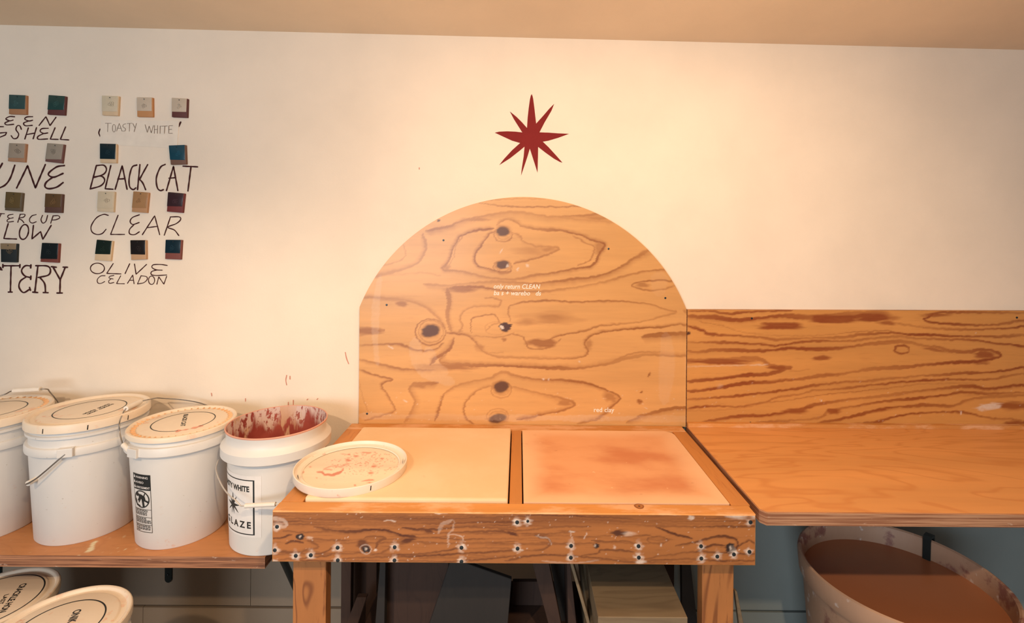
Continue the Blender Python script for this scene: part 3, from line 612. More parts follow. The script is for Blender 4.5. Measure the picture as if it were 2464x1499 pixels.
# the paper strip with the pencilled name, pasted over older brush marks
cp = [P(x * .21104, 200 + y * .21104, WY) for x, y in ((1155, 420), (2045, 432), (2022, 742), (1142, 700))]
n = 4
card = thing('paper_name_card', 'cream paper strip pencilled TOASTY WHITE, under three cream tiles', 'label', (cp[0].x, WY, cp[2].z))
mesh('paper', [(p.x, WY - .0016, p.z) for p in cp] + [(p.x, WY, p.z) for p in cp], [(0, 1, 2, 3)] + [(i, i + 4, (i + 1) % 4 + 4, (i + 1) % 4) for i in range(4)], M['card'], card)
words('lettering', None, [('p', [(1205, 460), (1275, 460)]), ('p', [(1235, 460), (1232, 555)]), ('s', ell(1305, 515, 18, 44)), ('p', [(1335, 548), (1365, 460), (1395, 545)]), ('p', [(1345, 515), (1385, 515)]), ('s', [(1440, 465), (1412, 475), (1408, 500), (1436, 522), (1428, 548), (1395, 548)]), ('p', [(1455, 462), (1510, 460)]), ('p', [(1483, 462), (1480, 550)]), ('p', [(1520, 462), (1542, 508)]), ('p', [(1562, 460), (1535, 555)]), ('p', [(1660, 475), (1685, 565), (1707, 490), (1730, 570), (1755, 485)]), ('p', [(1768, 485), (1765, 575)]), ('p', [(1802, 485), (1800, 575)]), ('p', [(1766, 530), (1800, 530)]), ('p', [(1832, 490), (1830, 575)]), ('p', [(1845, 492), (1915, 490)]), ('p', [(1885, 492), (1880, 575)]), ('p', [(1975, 486), (1932, 488), (1930, 575), (1972, 574)]), ('p', [(1930, 530), (1965, 528)])], 0, 200, 4.5, M['pencil'], parent=card, lift=-.0022)
words('brush_mark', 'short brown brush mark left of the pencilled paper strip', [('s', [(1141, 525), (1128, 568), (1142, 606)])], 0, 200, 13, M['paint'], cat='paint mark')
words('brush_mark', 'slanted brown brush mark right of the pencilled paper strip', [('s', [(2061, 445), (2050, 468), (2040, 492)])], 0, 200, 18, M['paint'], cat='paint mark')
sp_ = [('s', [(690, 903), (688, 915), (690, 926)]), ('s', [(831, 848), (834, 862), (839, 875)]), ('s', [(706, 963), (706, 974)]), ('p', [(694, 968), (694, 974)]), ('p', [(591, 959), (591, 965)]), ('p', [(739, 962), (741, 960)]), ('p', [(763, 961), (765, 959)]), ('p', [(509, 946), (510, 952)]), ('p', [(698, 905), (698, 912)]), ('p', [(1009, 404), (1009, 407)]), ('p', [(640, 1000), (641, 1003)])]
words('glaze_drips', 'faint red glaze splashes on the wall above the open pail', sp_, 0, 0, 2.4, M['splat'], k=1.0, cat='splash')['kind'] = 'stuff'

# ================================================================== GLAZE TEST TILES
TEAL, OLV, CRM, INK = (.030, .075, .075), (.13, .085, .030), (.62, .52, .38), (.008, .013, .014)
CT, CM, CC = (.42, .20, .09), (.115, .030, .026), (.70, .52, .33)
TL = [  # corners in tracing units, y offset, split, glaze, clay, gloss, label
 ((105, 132), (300, 140), (297, 358), (98, 352), 200, 294, TEAL, CT, .35, 'matt teal test tile with tan foot above the letters EEN'),
 ((556, 136), (750, 150), (735, 366), (538, 357), 200, 303, (.020, .060, .055), CM, .12, 'glossy teal test tile with maroon foot at the top of the wall'),
 ((1163, 143), (1357, 150), (1345, 372), (1163, 365), 200, 322, (.66, .57, .42), CC, .4, 'all cream test tile, first over the pencilled paper strip'),
 ((1560, 162), (1740, 165), (1742, 386), (1563, 383), 200, 316, (.60, .50, .39), (.55, .26, .10), .4, 'cream test tile with orange tan foot over the paper strip'),
 ((1960, 168), (2140, 178), (2133, 393), (1957, 386), 200, 326, (.58, .48, .37), CM, .4, 'cream test tile with maroon foot over the paper strip'),
 ((105, 685), (297, 692), (280, 902), (87, 890), 200, 852, (.36, .29, .22), (.42, .22, .12), .5, 'grey beige test tile with tan foot under the word SHELL'),
 ((540, 685), (732, 700), (705, 915), (512, 893), 200, 868, (.33, .28, .22), (.16, .065, .055), .5, 'grey beige test tile with dark maroon foot under the word SHELL'),
 ((1140, 690), (1330, 695), (1325, 912), (1140, 908), 200, 864, (.006, .022, .030), CC, .08, 'glossy blue black test tile with cream foot above BLACK CAT'),
 ((1925, 712), (2115, 705), (2123, 925), (1945, 930), 200, 874, (.010, .060, .095), (.17, .085, .055), .08, 'glossy deep blue test tile with brown foot above BLACK CAT'),
 ((68, 103), (258, 115), (240, 328), (52, 312), 440, 284, OLV, (.12, .085, .05), .3, 'olive brown test tile with grey foot above the letters TERCUP'),
 ((518, 122), (715, 130), (702, 343), (505, 338), 440, 276, (.125, .068, .026), (.105, .045, .03), .3, 'brown test tile with dark foot above the letters TERCUP'),
 ((1118, 98), (1307, 103), (1293, 335), (1105, 325), 440, 290, (.66, .55, .39), (.68, .55, .38), .35, 'cream test tile above the word CLEAR'),
 ((1522, 98), (1697, 112), (1675, 343), (1500, 330), 440, 285, (.40, .22, .10), (.50, .27, .13), .15, 'glossy tan test tile above the word CLEAR'),
 ((1917, 106), (2105, 122), (2082, 342), (1900, 327), 440, 266, (.040, .018, .022), (.16, .022, .018), .08, 'glossy dark red test tile above the word CLEAR'),
 ((5, 690), (195, 695), (187, 908), (8, 903), 440, 757, (.30, .21, .12), INK, .3, 'black test tile with a tan top band under the word LOW'),
 ((480, 685), (675, 692), (662, 912), (458, 900), 440, 866, INK, (.20, .045, .03), .1, 'glossy black test tile with brick red foot under the word LOW'),
 ((1105, 648), (1285, 665), (1260, 893), (1075, 880), 440, 812, (.008, .018, .012), CC, .08, 'glossy green black test tile with cream foot above OLIVE'),
 ((1487, 655), (1665, 655), (1667, 872), (1493, 880), 440, 815, (.014, .010, .009), (.56, .34, .19), .12, 'brown black test tile with pale tan foot above OLIVE'),
 ((1890, 650), (2073, 652), (2060, 875), (1880, 868), 440, 800, (.006, .022, .034), (.20, .055, .04), .08, 'glossy blue black test tile with brick red foot above OLIVE')]
TD = .0085
def tile_body(name, c, mat, parent, d0, d1, bev):
    bm = bmesh.new()
    f = [bm.verts.new((p.x, WY - d1, p.z)) for p in c]; b = [bm.verts.new((p.x, WY - d0, p.z)) for p in c]
    bm.faces.new(f); bm.faces.new(b[::-1])
    for i in range(4): bm.faces.new((f[i], b[i], b[(i + 1) % 4], f[(i + 1) % 4]))
    bmesh.ops.recalc_face_normals(bm, faces=bm.faces)
    bmesh.ops.bevel(bm, geom=[e for e in bm.edges if any(abs(v.co.y - (WY - d1)) < 1e-6 for v in e.verts)], offset=bev, segments=3, affect='EDGES', profile=.5)
    bm.verts.index_update(); vs = [tuple(v.co) for v in bm.verts]; fs = [[v.index for v in q.verts] for q in bm.faces]; bm.free()
    return autosmooth(mesh(name, vs, fs, mat, parent), 40)
for ti, (a, b_, c_, d_, oy, spl, gl, clay, rg, lab) in enumerate(TL):
    pr = lambda p: P(p[0] * .21104, oy + p[1] * .21104, WY - TD)
    A_, B_, C_, D_ = map(pr, (a, b_, c_, d_)); ctr = (A_ + B_ + C_ + D_) / 4
    t = thing('glaze_test_tile', lab, 'tile', (ctr.x, WY, ctr.z), 'glaze test tiles nailed to the wall')
    gm = simple('tile_glaze', gl, max(rg, .20), 0, .45); cm = simple('tile_clay', clay, .6)
    tile_body('clay_body', [A_, B_, C_, D_], cm, t, 0, TD, .0016)
    f1 = (spl - a[1]) / (d_[1] - a[1]); f2 = (spl + 4 - b_[1]) / (c_[1] - b_[1])
    L1, R1 = A_.lerp(D_, f1), B_.lerp(C_, f2); o_ = Vector((.0006, 0, .0006))
    tile_body('glaze_coat', [A_ + Vector((-.0006, 0, .0006)), B_ + o_ - Vector((.0035, 0, 0)), R1 - Vector((.0035, 0, 0)), L1 - Vector((.0006, 0, 0))], gm, t, .002, TD + .0009, .0016)
    # pressed stamp: a small flower of strokes
    w = (B_ - A_).x; cx, cz = ctr.x + (ti % 3 - 1) * .004, ctr.z + .005; st = []
    npet = 3 + (ti * 7) % 4
    for k in range(npet):
        an = k * 6.2832 / npet + ti; r = w * (.075 + .02 * ((ti * 5 + k) % 3))
        st.append([Vector((cx + r * math.cos(an) + r * .6 * math.cos(g), WY - TD, cz + r * math.sin(an) + r * .6 * math.sin(g))) for g in [j * .7854 for j in range(9)]])
    dk = tuple(x * .72 for x in gl) if sum(gl) > .4 else tuple(min(1, x * 2.2 + .012) for x in gl)
    vs, fs = ribbon(st, .0011, .002, -.0016); mesh('stamp', vs, fs, simple('tile_stamp', dk, rg), t)
    nl = A_.lerp(B_, .48) + Vector((0, -.002, -.0065))
    lathe('nail', [(0, nl.z - .0016), (.0013, nl.z - .0012), (.0018, nl.z), (.0013, nl.z + .0012), (0, nl.z + .0016)], (nl.x, nl.y, 0), M['screw'], t, 12, 80)

# ================================================================== WEDGING TABLE
TF, TB_ = 1.216, 1.794           # front and back of the table
TX0, TX1 = -.596, .590
tb = thing('wedging_table', 'low wooden wedging table with cream and orange plaster slabs set in its top', 'table', (0, 1.5, 0))
z0f = P(1200, 1357, TF).z
fg = Figure(640, 1205, 1830, 1370, 640, 1180, 600 / 2464, 2.0, 2.0); L, B = fg.line, fg.blob
B(1250, 285, 1900, 85, .42, .7, rag=.5); B(3600, 260, 1900, 80, .42, .7, rag=.5)
for y, am in ((243, .5), (262, .7), (285, .55), (312, .8), (338, .55)):
    L([(40, y - 4), (300, y - 6), (600, y + 4), (900, y - 2), (1300, y + 10), (1700, y + 18), (2100, y + 6), (2464, y + 6)], 6, am, 10)
L([(40, 482), (150, 470), (250, 438)], 8, .9, 8); L([(480, 358), (600, 385), (720, 405), (850, 410), (1000, 390), (1100, 388), (1250, 410), (1350, 445), (1490, 462)], 10, .97, 16)
L([(500, 480), (650, 490), (810, 492)], 8, .85, 10); L([(200, 522), (280, 502), (365, 520)], 12, .9, 8); L([(420, 498), (500, 530), (505, 570), (400, 592), (300, 612), (140, 605)], 12, .95, 16); L([(480, 625), (580, 610), (665, 555)], 6, .85, 8)
B(340, 455, 46, 40, 1, .25, 1); B(340, 455, 12, 12, .8, .5, 2); B(985, 580, 50, 40, 1, .25, 1); B(985, 578, 20, 18, .7, .7, 2); B(955, 530, 70, 55, .85, .5); L(ell(985, 582, 56, 46), 5, .5, ch=2)
L([(975, 470), (1050, 450), (1175, 470), (1110, 510), (1088, 562)], 14, .95, 16); L([(1040, 642), (1150, 612), (1240, 560)], 7, .9, 8); B(1400, 495, 110, 32, .97, .45, rot=-.3); L([(340, 700), (650, 692), (800, 672), (1000, 665), (1200, 652), (1400, 632), (1700, 605), (1900, 578)], 6, .9, 8)
L([(1300, 655), (1700, 640), (2000, 620), (2464, 592)], 6, .85, 8); L([(700, 722), (1200, 692), (1800, 702), (2464, 650)], 5, .75, 8); L([(60, 690), (350, 668), (640, 640)], 5, .7, 8); L([(1350, 365), (1500, 388), (1700, 383), (2000, 360), (2464, 372)], 7, .95, 10); L([(1530, 400), (1700, 422), (2000, 408), (2300, 400), (2464, 445)], 8, .95, 12); B(1590, 395, 80, 22, .9, .5, rot=.3)
L([(1800, 470), (1830, 440), (1920, 450), (1960, 500)], 6, .7, ch=2); L([(1800, 560), (1805, 440), (1850, 380), (1860, 300)], 14, .35, ch=2); L([(1700, 420), (1750, 330), (1840, 290)], 30, .25, ch=2); L([(1170, 300), (1215, 292), (1275, 305)], 7, .9, ch=2)
L([(1650, 212), (1700, 228), (1800, 218), (1825, 210)], 12, .95, ch=2); B(430, 470, 40, 20, .5, .6, 2); B(75, 705, 60, 30, .85, .5, 2); B(1085, 585, 20, 16, .8, .5, 2)
L([(40, 275), (170, 290), (195, 350), (60, 372)], 26, .4, ch=2); B(110, 330, 80, 40, .3, .6, 2)
fg.use(1200, 1180, 650 / 2464)
for y, am in ((225, .6), (250, .8), (275, .6), (300, .7)):
    L([(-60, y - 8), (300, y - 22), (700, y - 14), (1100, y + 4), (1400, y + 22), (1700, y + 30), (2340, y + 26)], 7, am, 10)
L([(0, 352), (200, 362), (400, 342), (600, 330), (830, 332)], 7, .9, 8); B(120, 392, 70, 22, .95, .4, rot=.3); L([(0, 378), (90, 388), (170, 415)], 12, .95, 10)
L([(340, 415), (440, 438), (472, 482), (420, 532), (310, 545)], 9, .9, 12); L([(350, 420), (450, 440), (480, 490)], 8, .4, ch=2); L([(850, 455), (1000, 470), (1150, 462), (1240, 480)], 6, .7, 8); B(1100, 385, 95, 32, .9, .4, 0); B(1100, 385, 80, 24, .35, .5, 1); B(1190, 392, 80, 26, .45, .6, 2)
L([(1440, 330), (1600, 398), (1760, 438)], 8, .95, 10); L(ell(1450, 455, 92, 34), 6, .85, 6); B(2112, 530, 50, 48, 1, .3, 1); B(2115, 525, 14, 26, .6, .6, 2); L([(1620, 502), (1800, 470), (2000, 418), (2150, 440), (2180, 500), (2130, 580)], 8, .9, 12); L([(2340, 440), (2250, 470), (2180, 520)], 6, .9, 8); L([(1800, 560), (1950, 500), (2060, 505)], 7, .9, 10); B(2315, 400, 26, 6, 1, .3, 1)
L([(1340, 625), (1500, 592), (1800, 560), (2000, 572), (2200, 570), (2340, 602)], 7, .85, 10); L([(1290, 655), (1700, 622), (2000, 640), (2340, 640)], 6, .8, 8); L([(60, 640), (300, 600), (560, 590), (900, 620), (1240, 660)], 6, .75, 8); L([(760, 590), (900, 575), (960, 540), (1230, 560)], 6, .7, 8)
B(890, 505, 30, 26, 1, .35, 1); B(880, 505, 10, 16, .6, .5, 2); L([(650, 375), (665, 420), (685, 468)], 8, .9, ch=2); L([(780, 430), (800, 395)], 7, .8, ch=2); B(660, 378, 36, 8, .8, .5, 2); B(1755, 250, 36, 22, .7, .5, 2); B(1290, 655, 60, 22, .85, .5, 2); B(1055, 520, 16, 24, .5, .6, 2); B(1480, 500, 10, 14, .7, .5, 2)
L([(1450, 195), (1800, 190), (2340, 190)], 40, .8, ch=2); B(2180, 225, 140, 50, .75, .6, 2); B(1700, 205, 160, 26, .7, .6, 2); L([(150, 188), (420, 200)], 14, .85, ch=2); L([(400, 640), (640, 665), (900, 640)], 14, .25, ch=2)
fg.use(640, 1180, 600 / 2464)
for k in range(26):
    y = 250 + 480 * rng.random(); x = 40 + 3300 * rng.random(); n_ = int(5 + 5 * rng.random()); a_ = 12 * rng.random()
    L([(x + j * 210, y + a_ * math.sin(j * .9 + k) + 6 * math.sin(j * 2.1 + k * 2)) for j in range(n_)], 2.5 + 2.5 * rng.random(), .35 + .35 * rng.random(), 9)
SCR = [(110, 358), (88, 590), (295, 645), (443, 640), (708, 565), (710, 690), (1272, 560), (1270, 690), (1932, 565), (1932, 703)]
SCR = [(640 + x * .24351, 1180 + y * .24351) for x, y in SCR]
SCR2 = [(168, 290), (265, 280), (172, 530), (660, 505), (658, 613), (1275, 508), (1278, 612), (1845, 508), (1848, 620), (1993, 602), (2145, 583), (2297, 290), (2287, 560)]
SCR += [(1200 + x * .2638, 1180 + y * .2638) for x, y in SCR2]
fg.use(0, 0, 1)
for x, y in SCR: B(x, y, 13, 12, .95, .75, 2, rag=.35); B(x, y - 4, 8, 16, .4, .9, 2, rag=.3)
for k in range(160): B(650 + 1165 * rng.random(), 1232 + 125 * rng.random(), .8 + 1.4 * rng.random(), .7 + 1.0 * rng.random(), .8, .6, 2)
CH = .0025
fx0, fx1 = TX0 + CH, .584 - CH
def fb_pos(s, t):
    x = fx0 + (fx1 - fx0) * s
    return np.stack([x, np.full_like(x, TF) + .0003 * np.sin(x * 23) , z0f + CH + (ZT - z0f - 2 * CH) * t], 1)
def fb_grow(R):
    g = np.zeros_like(R); g[:, 0] = np.where(R[:, 0] < fx0 + 1e-6, -1, np.where(R[:, 0] > fx1 - 1e-6, 1, 0)); g[:, 2] = np.where(R[:, 2] < z0f + CH + 1e-6, -1, np.where(R[:, 2] > ZT - CH - 1e-6, 1, 0)); return g
fb = face_board('front_board', 584, 62, fb_pos, .042, fg, [M['beam'], M['rail']], tb, cham=CH, grow=fb_grow, edge=1)
for i, (x, y) in enumerate(SCR): screw(x, y, TF, fb, .0034 if i == 11 else .0046)
y1 = TF + .042 + CH
kp = P(1538, 1218.5, h=HT)
for r, c_, dz in ((.0125, (.30, .10, .03), .0004), (.0085, (.42, .17, .05), .0006), (.003, (.10, .03, .015), .0008)):
    mesh('knot', [(kp.x + r * (1 + .08 * math.sin(3 * a)) * math.cos(a), kp.y + r * .95 * math.sin(a), ZT + dz) for a in [k * .3927 for k in range(16)]], [tuple(range(16))], simple('knot_wood', c_, .5), fb)
SB = ZT - .045                   # slab seat
box('back_rail', TX0, TX1, TB_ - .052, TB_, SB, ZT, M['rail'], tb, .002)
box('side_rail', TX0, TX0 + .055, y1, TB_ - .052, SB - .05, ZT, M['rail_y'], tb, .002)
box('side_rail', TX1 - .048, TX1, y1, TB_ - .052, SB - .05, ZT, M['rail_y'], tb, .002)
cxm = P(1241, 1200, h=HT).x
box('middle_rail', cxm - .0165, cxm + .0165, y1, TB_ - .052, SB, ZT, M['rail_y'], tb, .002)
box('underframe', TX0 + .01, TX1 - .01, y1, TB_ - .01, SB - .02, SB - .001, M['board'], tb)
m, nt, b = mat_new('cream_plaster'); v = coords(nt)
c = mix(nt, ramp(nt, noise(nt, v, 3.5, 5, .6), .35, .7), (.82, .57, .34), (.86, .65, .43)); c = mix(nt, ramp(nt, noise(nt, v, 28, 3), .72, .8, 0, .35), c, (.55, .34, .2))
sock(nt, c, b.inputs['Base Color']); b.inputs['Roughness'].default_value = .75; b.inputs['Specular IOR Level'].default_value = .2; bump(nt, b, noise(nt, v, 60, 4), .08); M['slab'] = m
m, nt, b = mat_new('orange_plaster'); v = coords(nt)
c = mix(nt, ramp(nt, noise(nt, coords(nt, (1.2, 2.2, 1), (.3, .2, 0)), 2.6, 4, .55), .38, .66), (.80, .41, .21), (.64, .25, .115))
tcn = N(nt, 'ShaderNodeTexCoord'); sx_ = N(nt, 'ShaderNodeSeparateXYZ'); sock(nt, tcn.outputs['Generated'], sx_.inputs[0])
ed = mth(nt, 'MINIMUM', mth(nt, 'MINIMUM', sx_.outputs[0], mth(nt, 'SUBTRACT', 1.0, sx_.outputs[0])), mth(nt, 'MINIMUM', sx_.outputs[1], mth(nt, 'SUBTRACT', 1.0, sx_.outputs[1])))
ed = mth(nt, 'ADD', ed, mth(nt, 'MULTIPLY', mth(nt, 'SUBTRACT', noise(nt, v, 9, 3), .5), .10))
c = mix(nt, ramp(nt, ed, .0, .17, .85, 0), c, (.88, .56, .34))
c = mix(nt, ramp(nt, noise(nt, coords(nt, (.6, 1.6, 1)), 30, 3, .6), .70, .78, 0, .7), c, (.40, .14, .06)); c = mix(nt, ramp(nt, noise(nt, v, 48, 2), .74, .78, 0, .5), c, (.9, .62, .38))
sock(nt, c, b.inputs['Base Color']); b.inputs['Roughness'].default_value = .7; b.inputs['Specular IOR Level'].default_value = .25; M['slab_o'] = m
box('plaster_slab', TX0 + .059, cxm - .020, y1 + .003, TB_ - .055, SB, ZT + .009, M['slab'], tb, .005)['label'] = 'cream plaster slab'
bm = bmesh.new()
xs0, xs1, ys0, ys1 = cxm + .020, TX1 - .051, y1 + .003, TB_ - .055
lo = [bm.verts.new((x, y, SB)) for x, y in ((xs0, ys0), (xs1, ys0), (xs1, ys1), (xs0, ys1))]
f = bm.faces.new(lo); r_ = bmesh.ops.extrude_face_region(bm, geom=[f])
for w in r_['geom']:
    if isinstance(w, bmesh.types.BMVert): w.co.z = ZT + .002
bm.edges.ensure_lookup_table()
vert_e = [e for e in bm.edges if abs(e.verts[0].co.z - e.verts[1].co.z) > .01]
far = [e for e in vert_e if e.verts[0].co.x > xs1 - .01 and e.verts[0].co.y > ys1 - .01]
oth = [e for e in vert_e if e not in far]
bmesh.ops.bevel(bm, geom=far, offset=.035, segments=8, affect='EDGES', profile=.5)
bmesh.ops.recalc_face_normals(bm, faces=bm.faces); bm.verts.index_update()
o = mesh('plaster_slab', [tuple(w.co) for w in bm.verts], [[w.index for w in q.verts] for q in bm.faces], M['slab_o'], tb); bm.free(); o['label'] = 'orange clay-stained plaster slab'
# legs and lower shelf
for (px0, px1, dp) in ((704, 784, .036), (1690, 1766, .036)):
    a, b2 = P(px0, 1420, TF + .046), P(px1, 1420, TF + .046)
    box('leg', a.x, b2.x, TF + .047, TF + .047 + dp, 0, SB - .051, M['post'], tb, .003)
a, b2 = P(850, 1420, 1.70), P(906, 1420, 1.70)
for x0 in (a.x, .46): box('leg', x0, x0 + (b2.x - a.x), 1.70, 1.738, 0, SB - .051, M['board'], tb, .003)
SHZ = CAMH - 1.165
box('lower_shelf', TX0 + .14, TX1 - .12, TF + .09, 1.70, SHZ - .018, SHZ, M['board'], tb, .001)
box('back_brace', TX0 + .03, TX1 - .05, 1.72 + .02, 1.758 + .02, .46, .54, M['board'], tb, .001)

# ================================================================== WORKTOP ON THE RIGHT
WF = 1.229; wz0 = P(1900, 1266, WF).z
wt = thing('worktop', 'long orange-brown plywood worktop right of the wedging table', 'worktop', (1.6, 1.5, wz0))
wx = P(1845, 1236, WF).x; wxb = P(1657, 1031, h=HT).x
bm = bmesh.new()
pl = [(wx - .012, WF + .014), (wx, WF), (XR2 + .5, WF), (XR2 + .5, BY), (wxb, BY)]
lo = [bm.verts.new((x, y, wz0)) for x, y in pl]; up = [bm.verts.new((x, y, ZT)) for x, y in pl]
bm.faces.new(lo[::-1]); bm.faces.new(up)
for i in range(5): bm.faces.new((lo[i], lo[(i + 1) % 5], up[(i + 1) % 5], up[i]))
bmesh.ops.recalc_face_normals(bm, faces=bm.faces); bmesh.ops.bevel(bm, geom=list(bm.edges), offset=.0015, segments=2, affect='EDGES'); bm.normal_update(); bm.verts.index_update()
mesh('top', [tuple(w.co) for w in bm.verts], [[w.index for w in q.verts] for q in bm.faces], [M['top'], M['edge2']], wt, idx=[0 if q.normal.z > .7 else 1 for q in bm.faces]); bm.free()
zst = P(1900, 1022, BY - .02).z
box('back_strip', wxb + .002, XR2 + .5, BY - .018, BY, ZT, zst + .001, M['rail'], wt, .001)

# ================================================================== PAIL SHELF ON THE LEFT
HB = .93; ZB = CAMH - HB
SF = 1.558 * HB
sz0 = P(300, 1365.5, SF).z
fg = Figure(0, 1180, 700, 1350, 0, 1170, 340 / 2464); L, B = fg.line, fg.blob
L([(1500, 1130), (1600, 1090), (1610, 1020), (1680, 960)], 55, .95, ch=2); B(1570, 1100, 90, 40, .95, .4, 2, -.5); B(1640, 990, 50, 36, .9, .4, 2); B(1365, 1205, 26, 16, .95, .4, 2)
for k in range(40): B(2400 * rng.random(), 860 + 340 * rng.random(), 4 + 6 * rng.random(), 3 + 4 * rng.random(), .9, .5, 2)
B(2160, 880, 26, 10, .9, .4, 2, -.5); B(2195, 1100, 24, 8, .9, .4, 2, -.6)
ps = thing('pail_shelf', 'orange-brown plywood shelf on the left carrying the row of white pails', 'shelf', (-1.5, 1.6, sz0))
def sh_pos(s, t):
    x = -2.7 + 1.97 * s + t * 0; y = SF + (WY - .002 - SF) * t
    return np.stack([x, y, np.full_like(x, ZB)], 1)
I, J = np.meshgrid(np.arange(500), np.arange(90), indexing='ij'); V = sh_pos(I.ravel() / 499, J.ravel() / 89)
i, j = np.meshgrid(np.arange(499), np.arange(89), indexing='ij'); i, j = i.ravel(), j.ravel()
fs = np.stack([i * 90 + j, (i + 1) * 90 + j, (i + 1) * 90 + j + 1, i * 90 + j + 1], 1).tolist(); nf = len(fs)
rg = [a * 90 for a in range(500)] + [499 * 90 + b for b in range(1, 90)] + [a * 90 + 89 for a in range(498, -1, -1)] + [b for b in range(88, 0, -1)]
VV = np.concatenate([V, V[rg] - np.array([0, 0, ZB - sz0])]); n0 = len(V); m_ = len(rg)
fs += [(rg[k], n0 + k, n0 + (k + 1) % m_, rg[(k + 1) % m_]) for k in range(m_)] + [tuple(range(n0, n0 + m_))[::-1]]
o = mesh('board', VV, fs, [M['shelf'], M['edge']], ps, idx=[0] * nf + [1] * (m_ + 1)); set_wood(o, fg.at(V))
def bracket(px, zlow, label, zside):
    x = P(px, 1390, WY - .004).x
    br = thing('shelf_bracket', label, 'bracket', (x, WY, zlow), 'black brackets under the pail shelf')
    w = .0125
    vs = []
    n = 8                                   # flat bar with rounded lower end, bent under the shelf
    out = [(-w, sz0 - .001)] + [(w * math.cos(math.pi + math.pi * k / n), zlow + w + w * math.sin(math.pi + math.pi * k / n)) for k in range(n + 1)] + [(w, sz0 - .001)]
    for yy in (WY - .005, WY): vs += [(x + u, yy, z) for u, z in out]
    m = len(out)
    mesh('wall_plate', vs, [tuple(range(m)), tuple(range(m, 2 * m))[::-1]] + [(i, i + m, (i + 1) % m + m, (i + 1) % m) for i in range(m)], M['iron'], br)
    box('arm', x - w, x + w, SF + .12, WY - .005, sz0 - .006, sz0 - .0005, M['iron'], br)
    p = Vector((x, WY - .005, zlow + .03))
    lathe('screw', [(0, p.z - .004), (.003, p.z - .003), (.0042, p.z), (.003, p.z + .003), (0, p.z + .004)], (p.x, p.y - .0005, 0), M['screw'], br, 10, 80)
    if zside:
        tube('brace', [(x, SF + .16, sz0 - .006), (x, WY - .008, zlow + .06)], .011, M['iron'], br, smoothpath=False)
bracket(405, P(405, 1400, WY).z, 'round-ended black bracket bar on the wall under the shelf', False)
bracket(722, P(722, 1470, WY).z, 'black bracket with slanting brace beside the table leg', True)
bracket(-5, P(0, 1425, WY).z, 'black bracket at the cut left edge above the stored pails', True)

# ================================================================== PAILS
def lid_rings(par, c, z, R, mark_r, name='ring_mark', gap=None, w=.0030):
    vs, fs = [], []; n = 96
    a0, a1 = (0, 2 * math.pi) if gap is None else gap
    for k in range(n + 1):
        a = a0 + (a1 - a0) * k / n
        for r in (mark_r - w / 2, mark_r + w / 2): vs.append((c[0] + r * math.sin(a), c[1] - r * math.cos(a), z))
    for k in range(n): fs.append((2 * k, 2 * k + 1, 2 * k + 3, 2 * k + 2))
    return mesh(name, vs, fs, M['black'], par)
def lid_text(par, text, p0, p1, hgt, z, bold=.02, name='lettering', mat=None):
    """flat lettering on a lid: baseline runs p0 -> p1 (x, y)"""
    v, f = glyphs(text, 0, bold); d = Vector((p1[0] - p0[0], p1[1] - p0[1])); L_ = d.length; d.normalize(); nn = Vector((-d.y, d.x)); sc = hgt / .7
    return mesh(name, [(p0[0] + d.x * x * L_ + nn.x * y * sc, p0[1] + d.y * x * L_ + nn.y * y * sc, z) for x, y in v], f, mat or M['black'], par)
def lid_prof(R, z, skirt, groove=True):
    """closed snap-on lid with rolled rim, trough and raised centre"""
    t = z - skirt
    return [(R * .955, t), (R, t), (R * 1.0, z - .006), (R * .992, z - .002), (R * .975, z), (R * .945, z), (R * .925, z - .002), (R * .905, z - .0075), (R * .83, z - .008), (R * .81, z - .004), (R * .79, z - .0030), (0, z - .0030)]
def ribs(par, c, R, z, n=44):
    """moulded ribs across the trough of a lid"""
    vs, fs = [], []
    for k in range(n):
        a = 2 * math.pi * k / n; s, co = math.sin(a), -math.cos(a); tx, ty = co, -s
        tx, ty = math.cos(a), math.sin(a); b = len(vs)
        for r in (R * .832, R * .912):
            for w in (-.0012, .0012):
                for zz in (z - .0082, z - .0036): vs.append((c[0] + r * s + tx * w, c[1] + r * co + ty * w, zz))
        fs += [(b, b + 1, b + 3, b + 2), (b + 4, b + 6, b + 7, b + 5), (b + 1, b + 5, b + 7, b + 3), (b, b + 4, b + 5, b + 1), (b + 2, b + 3, b + 7, b + 6)]
    o = mesh('trough_ribs', vs, fs, M['rib'], par); return o
def tabs(par, c, R, z0, z1, angs):
    """slits where the tear strip of a lid was cut"""
    for a in angs:
        x, y = c[0] + R * math.sin(a), c[1] - R * math.cos(a); tx, ty = math.cos(a), math.sin(a)
        nx, ny = math.sin(a), -math.cos(a)
        vs = [(x + tx * w + nx * .0006, y + ty * w + ny * .0006, z) for w, z in ((-.0016, z0), (.0010, z0), (.0022, z1), (-.0002, z1))]
        mesh('slit', vs, [(0, 1, 2, 3)], M['hole'], par)
def ear(par, c, r, a, z):
    o = box('handle_ear', -.019, .019, -.008, .012, z - .012, z + .014, M['plastic'], par, .002)
    n = Vector((math.sin(a), -math.cos(a), 0)); p = Vector((c[0], c[1], 0)) + n * r; org = ORG[o]
    rot = Matrix.Rotation(a, 4, 'Z')
    for v in o.data.vertices:
        w = rot @ Vector((v.co.x + org.x, v.co.y + org.y, 0)); v.co = Vector((w.x + p.x, w.y + p.y, v.co.z + org.z)) - org
    return o
